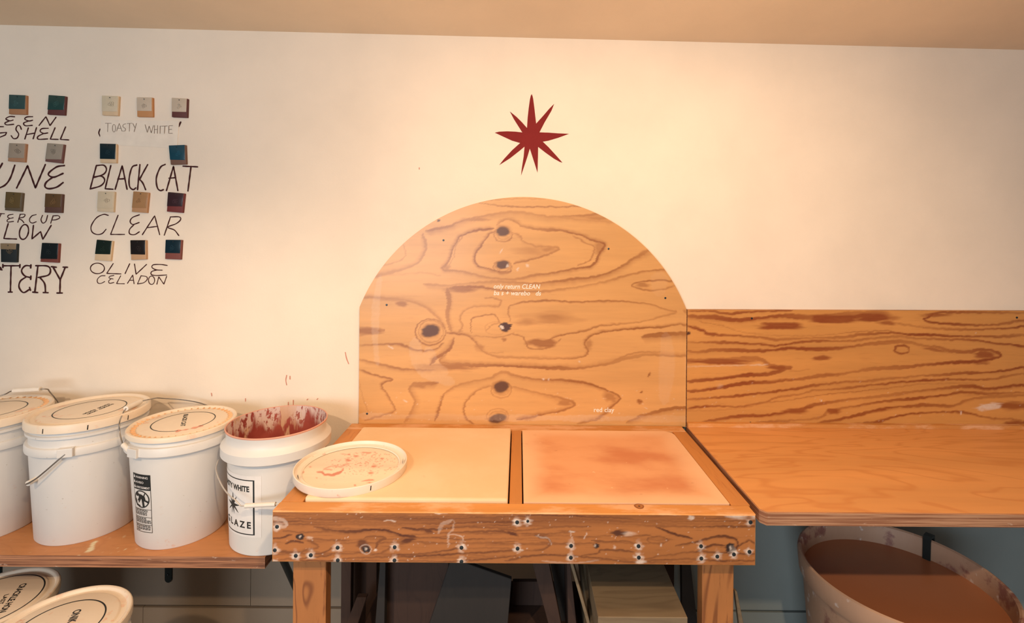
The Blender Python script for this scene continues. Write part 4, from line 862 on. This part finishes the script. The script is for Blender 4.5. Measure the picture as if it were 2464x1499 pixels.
def pail_a(c, ztop, name='lidded_pail', zbase=None, R=.158, rb=.1315, label='', lidh=.0245, group='white pails on the left shelf'):
    zb_ = zbase; t = thing(name, label, 'pail', (c[0], c[1], zb_), group)
    z = ztop - lidh
    prof = [(0, zb_ + .006), (rb * .93, zb_ + .006), (rb * .95, zb_), (rb - .003, zb_), (rb, zb_ + .004), (R * .925, z - .071), (R * .98, z - .071), (R * .985, z - .069), (R * .985, z - .052), (R * .97, z - .048), (R * .925, z - .046), (R * .925, z - .021), (R * .972, z - .019), (R * .972, z - .012), (R * .93, z - .010), (R * .93, z + .004), (R * .90, z + .004), (0, z + .003)]
    lathe('body', prof, c, M['plastic'], t)
    ld = lathe('lid', lid_prof(R, ztop, lidh), c, M['lid'], t)
    return t, ld
HA = .560
ca = (-1.386, 1.620)
za = CAMH - HA
pa, lda = pail_a(ca, za, zbase=ZB + .0005, label='tall lidded white pail, second along the shelf, with stamped lid text and ridged neck')
lid_rings(lda, ca, za - .0026, .158, .092)
tabs(lda, ca, .158, za - .022, za - .008, [math.radians(-2), math.radians(38), math.radians(75)])
# two illegible stamped lines on the lid
for li, off in enumerate((-.004, .009)):
    vs, fs = [], []; x0 = ca[0] + .018 + off
    for k in range(11):
        if k == 5 + li: continue
        y = ca[1] + .050 - k * .0092
        for dx, dy, w, h in ((0, 0, .009, .0018), (0, -.004, .009, .0016), (0 if k % 2 else .006, -.002, .003, .004), (.0035, -.0045, .002, .004)):
            b = len(vs); vs += [(x0 + dx, y + dy, za - .0026), (x0 + dx + w, y + dy, za - .0026), (x0 + dx + w, y + dy - h, za - .0026), (x0 + dx, y + dy - h, za - .0026)]; fs.append((b, b + 3, b + 2, b + 1))
    mesh('lettering', vs, fs, M['black'], lda)
thA, zA = on_cyl(157, 1093, *ca, .158)
ear(pa, ca, .1555, thA, za - .0245 - .058)
def cyl(c, r, th, z): return Vector((c[0] + r * math.sin(th), c[1] - r * math.cos(th), z))
def bail(par, c, r, th, z, grip_c, grip_dir, half, bulge, mat=None, wr=.0020, grip=True, gl=.048, kink=0.0):
    """wire bail from ear to opposite ear through a plastic grip centred on grip_c"""
    mat = mat or M['wire']
    p0, p1 = cyl(c, r + .004, th, z), cyl(c, r + .004, th + math.pi, z)
    g = Vector(grip_c); d = Vector(grip_dir).normalized()
    if (p1 - p0).dot(d) < 0: d = -d
    a, b = g - d * half, g + d * half
    def side(p, q):
        out = (p + q) / 2 + Vector(bulge)
        return [p + Vector((0, 0, 0)), p.lerp(out, .55) + Vector(bulge) * .12, out, q.lerp(out, .35), q]
    pts = catmull(side(p0, a), .006) + [a.lerp(b, .5)] + catmull(side(p1, b), .006)[::-1]
    w = tube('bail', pts, wr, mat, par, 8, smoothpath=False)
    if grip:
        tube('grip', [g - d * gl, g + d * gl], .0085, M['grip'], w, 14)
    return w
# A: bail hangs on the far left side, its grip seen end-on
def near(px, py, r):
    th, z = on_cyl(px, py, *ca, r); return cyl(ca, r, th, z)
gp = near(63, 1165, .170)
tubeA = tube('bail', [near(157, 1093, .162), near(140, 1107, .163), near(110, 1133, .164), near(85, 1153, .166), gp, gp + Vector((0, .03, .004)), gp + Vector((0, .12, .006)), gp + Vector((.03, .18, .06)), cyl(ca, .160, thA + math.pi, zA)], .0021, M['wire'], pa, 8)
tube('grip', [gp + Vector((.001, .004, 0)), gp + Vector((0, .115, .004))], .0075, M['grip'], tubeA, 14)

# ---- leftmost pail
c1 = (-1.700, 1.600)
p1_, ld1 = pail_a(c1, za, zbase=ZB + .0005, label='lidded white pail cut by the left edge, its handle standing up')
ribs(ld1, c1, .158, za)
lid_rings(ld1, c1, za - .0026, .158, .092)
z1 = za - .082
g1a, g1b = P(33, 940, 1.70), P(98, 936, 1.70)
ea, eb = cyl(c1, .160, math.radians(112), z1), cyl(c1, .160, math.radians(292), z1)
w1 = tube('bail', [eb, eb.lerp(g1a, .5) + Vector((-.03, .02, .03)), P(5, 951, 1.70), g1a, g1b, P(116, 937, 1.71), P(119, 942, 1.715), P(139, 966, 1.735), P(147, 985, 1.73), ea + Vector((.004, .03, .03)), ea], .0021, M['wire'], p1_, 8)
tube('grip', [g1a, g1b], .0075, M['grip'], w1, 14)

# ---- BLACK CAT pail
cb = (-1.068, 1.597); RB = .149; zbk = CAMH - .589
pb = thing('lidded_pail', 'lidded white pail reading BLACK CAT on its lid, warning print on its side', 'pail', (cb[0], cb[1], ZB), 'white pails on the left shelf')
zz = ZB + .0005; tz = zbk - .0145
bodyB = lathe('body', [(0, zz + .006), (.114, zz + .006), (.117, zz), (.1195, zz), (.1224, zz + .004), (.1385, tz - .062), (.1395, tz - .0415), (.150, tz - .0415), (.152, tz - .039), (.152, tz - .020), (.150, tz - .0155), (.140, tz - .0145), (.139, tz + .004), (.134, tz + .004), (0, tz + .003)], cb, M['plastic'], pb)
ldb = lathe('lid', lid_prof(RB, zbk, .0145), cb, M['lid'], pb)
ribs(ldb, cb, RB, zbk)
ps_ = P(453, 1033, h=.592); gA = math.atan2(ps_.x - cb[0], -(ps_.y - cb[1]))
lid_rings(ldb, cb, zbk - .0026, RB, .086, gap=(gA + .34, gA + 2 * math.pi - .30))
vs, fs = [], []
for k in range(25):
    a = gA - .36 + .82 * k / 24; w = .0055 + .0035 * math.sin(k * .9) + .003 * math.sin(k * .37 + 1)
    for r in (.087 - w * .8, .087 + w): vs.append((cb[0] + r * math.sin(a), cb[1] - r * math.cos(a), zbk - .0027))
for k in range(24): fs.append((2 * k, 2 * k + 1, 2 * k + 3, 2 * k + 2))
mesh('glaze_smear', vs, fs, simple('pink_smear', (.80, .36, .25), .5), ldb)
q0, q1 = P(270 + 1290 * .1339, 940 + 430 * .1339, h=.592), P(270 + 1225 * .1339, 940 + 645 * .1339, h=.592)
lid_text(ldb, 'BLACK CAT', (q0.x, q0.y), (q1.x, q1.y), .012, zbk - .0025, .03)
thB, zB_ = on_cyl(321, 1091, *cb, .152)
ear(pb, cb, .150, thB, tz - .03)
n0_, n1_ = P(303, 983, h=.553), P(338, 966.5, h=.553)
pf, pbk = cyl(cb, .1535, thB, zB_), cyl(cb, .1535, thB + math.pi, zB_)
ws = tube('bail', [pf, P(309, 1082, 1.475), P(296, 1069, 1.485), P(288, 1040, 1.50), P(288, 1015, 1.51), P(296, 995, n0_.y - .01), n0_, n0_.lerp(n1_, .5), n1_, P(357, 961.5, n1_.y + .01), P(378, 957.5, 1.755), P(392, 958.5, 1.765), P(430, 961, 1.772), P(465, 966, 1.775), P(490, 972.5, 1.772), P(520, 985, 1.768), pbk], .0019, M['wire'], pb, 8)
tube('grip', [n0_, n1_], .0078, M['grip'], ws, 14)
e0, e1 = P(313, 1086, 1.466), P(297, 1070, 1.478)
tube('sleeve', [e0, e1], .0075, M['grip'], ws, 14)
def cyl_rect(c, rf, th0, th1, z0, z1, mat, name, par, lift=.0007, seg=10):
    vs, fs = [], []
    for k in range(seg + 1):
        th = th0 + (th1 - th0) * k / seg
        for z in (z0, z1): vs.append(cyl(c, rf(z) + lift, th, z))
    for k in range(seg): fs.append((2 * k, 2 * k + 2, 2 * k + 3, 2 * k + 1))
    return mesh(name, vs, fs, mat, par)
def cyl_shapes(c, rf, shapes, th0, th1, z0, z1, mat, name, par, lift=.0009):
    """flat print wrapped on a pail: shapes are polygons in u (0..1 round), v (0..1 downwards)"""
    vs, fs = [], []
    for sh in shapes:
        b = len(vs)
        for u, v in sh:
            z = z0 + (z1 - z0) * v; vs.append(cyl(c, rf(z) + lift, th0 + (th1 - th0) * u, z))
        fs.append(tuple(range(b, b + len(sh))))
    return mesh(name, vs, fs, mat, par, tri=True)
def R4(u0, v0, u1, v1, n=8):
    a = [(u0 + (u1 - u0) * k / n, v0) for k in range(n + 1)]; return a + [(u, v1) for u, _ in a[::-1]]
def cyl_text(c, rf, text, th0, th1, zbase, hgt, mat, par, lift=.0010, bold=.02, name='lettering', space=1.0):
    v, f = glyphs(text, 0, bold, space); sc = hgt / .7
    return mesh(name, [cyl(c, rf(zbase + y * sc), th0 + (th1 - th0) * x, zbase + y * sc) + Vector((math.sin(th0 + (th1 - th0) * x), -math.cos(th0 + (th1 - th0) * x), 0)) * lift for x, y in v], f, mat, par)
rfB = lambda z: .1224 + (.1385 - .1224) * (z - zz) / (tz - .062 - zz)
tL, zt_ = on_cyl(320, 1136, *cb, .1375); tR, _ = on_cyl(361, 1143, *cb, .1375); _, zb2 = on_cyl(342, 1279, *cb, .126)
wlab = cyl_shapes(cb, rfB, [R4(0, 0, 1, .27)], tL, tR, zt_, zb2, M['black'], 'warning_print', pb, .0007); wlab['label'] = 'black warning print with falling child pictogram'
bd = [R4(0, 0, .02, 1, 1), R4(.98, 0, 1, 1, 1), R4(0, .992, 1, 1), R4(0, .60, 1, .606), R4(0, .735, 1, .741), R4(0, .866, 1, .872)]
for u0, v0, n_, u1 in ((.05, .612, 2, .8), (.05, .655, 3, .75), (.05, .75, 2, .7), (.05, .79, 3, .95), (.05, .88, 2, .92), (.05, .925, 2, .9), (.05, .968, 1, .3)):
    for k in range(n_):
        u = u0
        while u < u1:
            d_ = .06 + .12 * rng.random(); bd.append(R4(u, v0 + k * .020, min(u + d_, u1), v0 + k * .020 + .011, 2)); u += d_ + .03
cyl_shapes(cb, rfB, bd, tL, tR, zt_, zb2, M['black'], 'warning_text', wlab, .0008)
def ring2(cu, cv, ru, rv, ru2, rv2, n=28):
    o_ = [(cu + ru * math.cos(6.2832 * k / n), cv + rv * math.sin(6.2832 * k / n)) for k in range(n + 1)]; i_ = [(cu + ru2 * math.cos(6.2832 * k / n), cv + rv2 * math.sin(6.2832 * k / n)) for k in range(n + 1)]
    return [[o_[k], o_[k + 1], i_[k + 1], i_[k]] for k in range(n)]
pic = ring2(.48, .43, .44, .150, .39, .133)
pic += [[(.24 + .10 * math.cos(k * .6), .355 + .036 * math.sin(k * .6)) for k in range(10)]]
pic += [[(.32, .345), (.50, .35), (.68, .385), (.72, .44), (.62, .46), (.55, .44), (.42, .42), (.33, .40)], [(.50, .43), (.62, .45), (.66, .56), (.56, .565), (.54, .53)], [(.64, .43), (.86, .455), (.86, .495), (.74, .47), (.64, .46)], [(.34, .40), (.42, .41), (.30, .47), (.24, .465)], [(.40, .41), (.46, .43), (.34, .50), (.30, .49)]]
pic += [[(.12, .45), (.15, .42), (.20, .52), (.40, .545), (.40, .575), (.16, .55)], [(.60, .375), (.68, .32), (.72, .325), (.65, .385)]]
cyl_shapes(cb, rfB, pic, tL, tR, zt_, zb2, M['black'], 'pictogram', wlab, .0009)
for tx, v in (('WARNING', .072), ('AVISO', .158), ('AVERTISSEMENT', .245)):
    w_ = {'WARNING': .88, 'AVISO': .66, 'AVERTISSEMENT': .96}[tx]
    cyl_text(cb, rfB, tx, tL + (tR - tL) * .2, tL + (tR - tL) * w_, zt_ + (zb2 - zt_) * v, .0065, M['paper'], wlab, .0010, .01)
cyl_shapes(cb, rfB, [[(.04, v), (.10, v - .055), (.17, v)] for v in (.072, .158, .245)] , tL, tR, zt_, zb2, M['paper'], 'triangle_sign', wlab, .0010)

# ---- open pail
cc = (-.758, 1.580); zr = CAMH - .581
pc = thing('open_pail', 'open white pail with red glaze inside and a TOASTY WHITE label', 'pail', (cc[0], cc[1], ZB), 'white pails on the left shelf')
m, nt, b = mat_new('glazed_inside'); v = coords(nt)
geo = N(nt, 'ShaderNodeSeparateXYZ'); tcn = N(nt, 'ShaderNodeTexCoord'); sock(nt, tcn.outputs['Object'], geo.inputs[0])
gz = mth(nt, 'ADD', geo.outputs[2], mth(nt, 'MULTIPLY', mth(nt, 'SUBTRACT', noise(nt, coords(nt, (1, 1, .18)), 22, 3, .5), .5), .22))
spk = noise(nt, coords(nt, (1, 1, .5)), 75, 4, .65)
up_ = ramp(nt, gz, .285, .325, 0, 1)
spl_ = mth(nt, 'MULTIPLY', up_, ramp(nt, spk, .40, .50))
c = mix(nt, ramp(nt, noise(nt, v, 14, 3), .35, .65), (.30, .050, .040), (.40, .085, .065)); c = mix(nt, spl_, c, (.72, .55, .50))
pt = mth(nt, 'MULTIPLY', ramp(nt, noise(nt, coords(nt, (1, 1, .35), (2.3, .4, 0)), 13, 4, .6), .56, .60), ramp(nt, geo.outputs[0], .06, -.06, 0, 1)); c = mix(nt, pt, c, (.66, .42, .28))
sock(nt, c, b.inputs['Base Color']); b.inputs['Roughness'].default_value = .55; M['inside'] = m
zr0 = ZB + .0005
lathe('body', [(0, zr0), (.128, zr0), (.132, zr0 + .004), (.1395, zr - .079), (.1395, zr - .077), (.155, zr - .077), (.158, zr - .074), (.158, zr - .049), (.155, zr - .045), (.1455, zr - .036), (.143, zr - .030), (.143, zr - .014), (.1465, zr - .004), (.1465, zr - .001)], cc, M['plastic'], pc)
lathe('rim', [(.1466, zr - .0045), (.1472, zr - .001), (.146, zr + .0005), (.1435, zr + .0002), (.1425, zr - .003)], cc, simple('rim_stain', (.72, .36, .26), .5), pc)
lathe('lining', [(.1426, zr - .001), (.140, zr - .03), (.1365, zr - .10), (.129, zr0 + .012), (.120, zr0 + .008), (0, zr0 + .008)], cc, M['inside'], pc)['label'] = 'red glaze residue with pale drips'
rfC = lambda z: .132 + (.1395 - .132) * (z - zr0) / (zr - .079 - zr0)
tl0 = math.radians(-78); trp, zpt = on_cyl(629, 1146, *cc, .139); _, zpb = on_cyl(633, 1293, *cc, .134)
lab = cyl_rect(cc, rfC, tl0, trp, zpt, zpb, M['paper'], 'paper_label', pc, .0006, 24); lab['label'] = 'white paper label with black frame and star'
tfr, zft = on_cyl(612, 1156, *cc, .139); _, zfb = on_cyl(614, 1288, *cc, .134)
fr = lambda u0, v0, u1, v1: R4(u0, v0, u1, v1, 20)
cyl_shapes(cc, rfC, [fr(0, 0, 1, .018), fr(0, .982, 1, 1), R4(.974, 0, 1, 1, 1)], math.radians(-75), tfr, zft, zfb, M['black'], 'label_frame', lab)
def th_at(px, py): return on_cyl(px, py, *cc, .137)[0]
t0_, t1_ = th_at(548, 1170), th_at(600.5, 1180)
_, zq = on_cyl(592, 1183, *cc, .138)
cyl_text(cc, rfC, 'TOASTY WHITE', t1_ - (t1_ - th_at(562, 1172)) * 12 / 5.4, t1_, zq, .0155, M['black'], lab, .0010, .035)
_, zq = on_cyl(595, 1271, *cc, .135); t1_ = th_at(603, 1268)
cyl_text(cc, rfC, 'GLAZE', t1_ - (t1_ - th_at(574, 1265)) * 2.66, t1_, zq, .0185, M['black'], lab, .0010, .03, space=1.5)
st_ = [(x / 1499, y / 1499) for x, y in sp]
tsa, zsa = on_cyl(561, 1211, *cc, .137)
cyl_shapes(cc, rfC, [[(u, v) for u, v in st_]], tsa - .30, tsa + .30, zsa + .042, zsa - .038, M['black'], 'label_star', lab, .0010)
# its bail hangs in front
pl_ = P(526, 1106, 1.545); gL, gR = P(590, 1217, 1.395), P(663, 1213, 1.395)
pr_ = P(787, 1068, 1.60)
wc = tube('bail', [pl_, P(520, 1125, 1.52), P(523, 1143, 1.49), P(535, 1170, 1.445), P(550, 1190, 1.415), P(566, 1203, 1.402), P(573, 1211, 1.398), P(579, 1217, 1.396), gL, gR, P(700, 1205, 1.41), P(735, 1175, 1.45), P(765, 1120, 1.53), pr_], .0019, M['wire_white'], pc, 8)
tube('grip', [gL, gR], .0062, M['grip'], wc, 14)

# ================================================================== LOOSE LID UPSIDE DOWN ON THE SLAB
hl = .636; cl_ = (-.468, 1.413); RL = .153; zl = CAMH - hl; zs_ = ZT + .0092
tl = thing('upturned_lid', 'upturned white pail lid splashed with red glaze, on the cream slab', 'lid', (cl_[0], cl_[1], zs_))
lathe('skirt', [(RL * .96, zs_), (RL * .985, zs_), (RL, zs_ + .004), (RL, zl - .001), (RL - .001, zl), (RL - .003, zl), (RL - .004, zl - .002), (RL - .005, zs_ + .014), (RL * .90, zs_ + .012), (RL * .88, zs_ + .012), (RL * .88, zl - .011), (RL * .865, zl - .010), (RL * .85, zl - .012), (RL * .845, zs_ + .0105)], cl_, M['lid_c'], tl)
fg = Figure(680, 1060, 1000, 1235, 680, 1060, 320 / 2464); L, B = fg.line, fg.blob
L([(660, 590), (740, 600), (780, 640), (860, 640), (980, 620), (1080, 580), (1115, 525)], 34, .95); L([(640, 590), (740, 570)], 30, .9); L([(770, 540), (840, 500), (980, 475), (1080, 492), (1160, 450), (1210, 435)], 16, .9); L([(1050, 490), (1120, 470), (1200, 440)], 26, .9); L([(775, 535), (850, 540), (900, 548)], 10, .7)
B(1220, 365, 70, 32, .9, .6); L([(1190, 430), (1185, 360), (1230, 320)], 18, .8); B(1360, 290, 70, 24, .85, .6); B(1230, 255, 30, 18, .9, .6); B(1700, 485, 62, 30, .9, .5); B(1630, 600, 64, 30, .8, .6); B(1680, 735, 28, 16, .9, .5); L([(1490, 765), (1560, 742), (1690, 740)], 26, .9); B(1630, 790, 60, 16, .85, .5); B(1345, 825, 30, 14, .8, .5); B(1830, 330, 36, 14, .9, .5); B(390, 590, 26, 26, .9, .5); B(510, 490, 32, 14, .9, .5); B(630, 690, 18, 10, .8, .5); B(910, 372, 20, 10, .8, .5)
L([(1090, 245), (1190, 255)], 10, .8); L([(1480, 215), (1620, 225)], 16, .8); L([(1560, 245), (1630, 225)], 10, .8); L([(1660, 280), (1740, 245)], 12, .8); L([(1470, 230), (1490, 270)], 10, .7)
for k in range(260):
    a = rng.random() * 6.28; r = rng.random() ** .7; B(1520 + 640 * r * math.cos(a), 420 + 300 * r * math.sin(a) * .8, 6 + 18 * rng.random() ** 2, 4 + 7 * rng.random() ** 2, .7 + .3 * rng.random(), .5)
for k in range(50): B(350 + 1500 * rng.random(), 350 + 480 * rng.random(), 5 + 8 * rng.random(), 3 + 4 * rng.random(), .5, .6)
vs = [(cl_[0], cl_[1], zl - .0205)]; nr, na = 60, 160
for i in range(1, nr + 1):
    for k in range(na):
        a = 2 * math.pi * k / na; r = RL * .862 * i / nr; vs.append((cl_[0] + r * math.sin(a), cl_[1] - r * math.cos(a), zl - .0135))
vs[0] = (cl_[0], cl_[1], zl - .0135)
fs = [(0, 1 + k, 1 + (k + 1) % na) for k in range(na)]
for i in range(nr - 1):
    for k in range(na): a, b_ = 1 + i * na + k, 1 + i * na + (k + 1) % na; fs.append((a, a + na, b_ + na, b_))
M['lid_floor'] = wood('splashed_lid_plastic', (.86, .74, .58), (.66, .22, .14), fine=0, attr=True, rough=.45)
o = mesh('lid_floor', vs, fs, M['lid_floor'], tl, smooth=True); vv = np.array(vs)
set_wood(o, fg.at(vv))
tabs(tl, cl_, RL, zs_ + .006, zs_ + .018, [math.radians(36)])
mesh('slit', [cyl(cl_, RL * .925, math.radians(a), zs_ + z) for a, z in ((-62, .0145), (-56, .0145), (-52, .0145), (-57, .024))], [(0, 1, 2, 3)], M['hole'], tl)
mesh('slit', [cyl(cl_, RL * .925, math.radians(a), zs_ + z) for a, z in ((93, .0145), (99, .0145), (105, .0145), (99, .026))], [(0, 1, 2, 3)], M['hole'], tl)

# ================================================================== PAILS BELOW THE SHELF
HO = 1.005
co, ck = (-1.179, 1.286), (-1.525, 1.445)
HK = 1.06
zo = CAMH - HO
def low_pail(c, label, zo=zo, mr=.094):
    t, ld = pail_a(c, zo, zbase=.0005, R=.153, rb=.128, label=label, lidh=.021, group='white pails stored under the shelf')
    lid_rings(ld, c, zo - .0026, .153, mr, w=.0036)
    return t, ld
po, ldo = low_pail(co, 'lidded white pail under the shelf, lit lid lettered ONI, nearest the camera')
pk, ldk = low_pail(ck, 'lidded white pail lettered CRACKLE, under the shelf behind the ONI pail', CAMH - HK, .116)
q0, q1 = P(178, 1469.5, h=HO + .003), P(161, 1501, h=HO + .003)
d_ = (q1 - q0); q1 = q0 + d_ * 1.0
lid_text(ldo, 'ONIK', (q0.x, q0.y), (q0.x + d_.x * 1.02, q0.y + d_.y * 1.02), .017, zo - .0025, .03)
q0, q1 = P(50, 1406, h=HK + .003), P(-4, 1476, h=HK + .003)
lid_text(ldk, 'CRACKLE HON', (q0.x, q0.y), (q1.x, q1.y), .0155, CAMH - HK - .0025, .03)
q0, q1 = P(11, 1432, h=HK + .003), P(-5, 1456, h=HK + .003)
lid_text(ldk, 'LAST', (q0.x, q0.y), (q1.x, q1.y), .010, CAMH - HK - .0025, .02)

# ================================================================== SLOP BARREL
hb_ = .97; cbx = (1.138, 1.482); RBR = .2645; zrb = CAMH - hb_
m, nt, b = mat_new('barrel_plastic'); v = coords(nt)
c = mix(nt, noise(nt, coords(nt, (1, 1, .3)), 7, 5, .65), (.40, .22, .135), (.60, .39, .27)); c = mix(nt, ramp(nt, noise(nt, v, 9, 5, .65), .52, .62, 0, .85), c, (.26, .10, .085)); c = mix(nt, ramp(nt, noise(nt, v, 30, 4), .62, .7, 0, .7), c, (.75, .66, .62))
sock(nt, c, b.inputs['Base Color']); b.inputs['Roughness'].default_value = .5; bump(nt, b, noise(nt, v, 25, 4), .1); M['barrel'] = m
m, nt, b = mat_new('slip_water'); v = coords(nt)
c = mix(nt, noise(nt, v, 3, 3), (.46, .180, .085), (.52, .21, .10)); sock(nt, c, b.inputs['Base Color']); b.inputs['Roughness'].default_value = .28; b.inputs['Specular IOR Level'].default_value = .35; M['slip'] = m
br = thing('slop_barrel', 'round stained plastic tub of brown slip water under the worktop', 'tub', (cbx[0], cbx[1], 0))
R0 = RBR
lathe('body', [(0, .0), (R0 * .80, .0), (R0 * .82, .01), (R0 * .945, zrb - .075), (R0 * .955, zrb - .07), (R0 * .985, zrb - .06), (R0 * .995, zrb - .03), (R0 * 1.0, zrb - .012), (R0 * .995, zrb - .003), (R0 * .975, zrb), (R0 * .955, zrb - .004), (R0 * .945, zrb - .02), (R0 * .925, zrb - .12), (R0 * .80, .02), (0, .02)], cbx, M['barrel'], br, 128)
lathe('slip_water', [(0, zrb - .062), (R0 * .9375, zrb - .062)], cbx, M['slip'], br, 128)['label'] = 'brown clay water'
# black strap over the far rim
ang = math.atan2(P(2232, 1325, 1.69).x - cbx[0], -(1.69 - cbx[1]))
ang = on_cyl(2240, 1290, *cbx, R0)[0]
pz = P(2240, 1290, h=hb_); ang = math.atan2(pz.x - cbx[0], -(pz.y - cbx[1]))
vs = []; prof = [(R0 + .008, -.075), (R0 + .008, .004), (R0 * .95, .006), (R0 * .93, -.006), (R0 * .915, -.072), (R0 * .905, -.072), (R0 * .92, .002), (R0 * .94, .012), (R0 + .014, .010), (R0 + .014, -.075)]
for w in (-.043, .043):
    for r, z in prof: vs.append(cyl(cbx, r, ang + w, zrb + z))
n = len(prof); fs = [(i, (i + 1) % n, n + (i + 1) % n, n + i) for i in range(n)] + [tuple(range(n)), tuple(range(n, 2 * n))[::-1]]
sb = mesh('clip_strap', vs, fs, M['iron'], br); sb['label'] = 'black strap hooked over the rim'

# ================================================================== BOARDS STORED UNDER THE TABLE
def plank(name, label, front, thick, mat, cat='board', group='boards stored under the wedging table', dirv=(0, 1, 0), rest=None):
    """a board given by the four corners of its near face and its thickness away from the eye"""
    c = sum((Vector(p) for p in front), Vector()) / 4
    bm = bmesh.new(); d = Vector(dirv).normalized() * thick
    f = [bm.verts.new(p) for p in front]; b = [bm.verts.new(Vector(p) + d) for p in front]
    bm.faces.new(f); bm.faces.new(b[::-1])
    for i in range(4): bm.faces.new((f[i], b[i], b[(i + 1) % 4], f[(i + 1) % 4]))
    bmesh.ops.recalc_face_normals(bm, faces=bm.faces); bmesh.ops.bevel(bm, geom=list(bm.edges), offset=.0012, segments=1, affect='EDGES'); bm.verts.index_update()
    o = mesh(name, [tuple(v.co) for v in bm.verts], [[v.index for v in q.verts] for q in bm.faces], mat, loc=(c.x, c.y, min(Vector(p).z for p in front))); bm.free()
    return tag(o, label, cat, group)
def facing(px4, Y, drop=SHZ):
    return [P(x, y, Y) for x, y in px4]
def stand(xt0, xt1, xb0, xb1, Yt, Yb, ztop):
    """near face of an upright board from its pixels at the apron line and at the frame bottom, standing on the lower shelf"""
    return None
def upright(name, label, tl, tr, brr, bll, Y, thick, mat, **k):
    """corners traced at depth Y; the foot is carried down to the lower shelf"""
    A, Bq, Cq, Dq = (P(*q, Y) for q in (tl, tr, brr, bll))
    def down(t, b): 
        s = (SHZ + .0005 - t.z) / (b.z - t.z); return t.lerp(b, s)
    return plank(name, label, [A, Bq, down(Bq, Cq), down(A, Dq)], thick, mat, **k)
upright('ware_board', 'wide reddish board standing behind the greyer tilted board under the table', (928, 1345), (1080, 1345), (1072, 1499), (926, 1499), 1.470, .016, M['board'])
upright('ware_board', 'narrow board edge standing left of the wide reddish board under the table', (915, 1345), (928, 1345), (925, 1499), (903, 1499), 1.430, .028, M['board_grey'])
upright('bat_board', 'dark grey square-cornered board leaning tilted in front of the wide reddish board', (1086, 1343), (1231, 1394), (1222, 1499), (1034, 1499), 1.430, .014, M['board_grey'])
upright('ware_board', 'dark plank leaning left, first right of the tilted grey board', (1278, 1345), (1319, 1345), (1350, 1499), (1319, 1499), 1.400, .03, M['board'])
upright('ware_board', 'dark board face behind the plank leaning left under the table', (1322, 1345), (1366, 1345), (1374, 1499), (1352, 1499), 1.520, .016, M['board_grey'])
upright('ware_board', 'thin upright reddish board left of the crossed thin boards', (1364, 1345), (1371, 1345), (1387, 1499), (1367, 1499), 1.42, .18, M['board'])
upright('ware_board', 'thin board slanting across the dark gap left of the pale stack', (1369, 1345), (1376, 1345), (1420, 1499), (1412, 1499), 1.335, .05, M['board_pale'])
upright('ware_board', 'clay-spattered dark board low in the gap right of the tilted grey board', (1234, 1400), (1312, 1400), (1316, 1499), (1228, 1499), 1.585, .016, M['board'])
# flat stack of pale boards on the lower shelf
hg = .934
g0, g1, g2, g3 = P(1439, 1484, h=hg), P(1654, 1484, h=hg), P(1590, 1352, h=hg), P(1407, 1352, h=hg)
yb_ = 1.62
zt0 = CAMH - hg; nst = 8; tk = (zt0 - SHZ) / nst
def lay(k, sh, label, mat):
    z = zt0 - k * tk; x0, x1, yf = g0.x + sh[0], g1.x + sh[1], g0.y + sh[2]
    return plank('pale_board', label, [(x0, yf, z - tk + .0004), (x1, yf, z - tk + .0004), (x1, yf, z - .0004), (x0, yf, z - .0004)], yb_ - yf, mat, group='flat stack of boards under the wedging table')
lay(0, (0, 0, 0), 'topmost pale scuffed board of the flat stack under the table', M['board_pale'])
for k in range(1, nst):
    lay(k, (.004 * ((k * 7) % 3 - 1), .006 * ((k * 5) % 3 - 1), -.006 * (k % 2)), 'pale board lying in the flat stack, %s' % ('second from the top', 'third from the top', 'fourth from the top', 'fourth from the bottom', 'third from the bottom', 'second from the bottom', 'lowest on the shelf')[k - 1], M['board_pale'])
# sticks and posts
def stick(label, tl, tr, brr, bll, Y, thick, mat, name='wooden_stick', zfoot=0.001, **k):
    A, Bq, Cq, Dq = (P(*q, Y) for q in (tl, tr, brr, bll)); s = lambda t, b: t.lerp(b, (zfoot - t.z) / (b.z - t.z))
    return plank(name, label, [A, Bq, s(Bq, Cq), s(A, Dq)], thick, mat, cat='stick', group='loose sticks around the wedging table', **k)
stick('reddish knotty stick standing right of the left table leg', (821, 1340), (845, 1340), (843, 1499), (820, 1499), 1.62, .03, M['board'])
stick('pale thin stick leaning outside the right table leg', (1768, 1421), (1774, 1424), (1789, 1499), (1778, 1499), 1.34, .012, M['board_pale'])
stick('grey plank upright behind the right table leg', (1640, 1340), (1660, 1340), (1678, 1499), (1642, 1499), 1.66, .02, M['board_grey'])
stick('short brown stick slanting down behind the left table leg', (858, 1438), (882, 1438), (862, 1499), (834, 1499), 1.60, .02, M['board'], zfoot=.001)
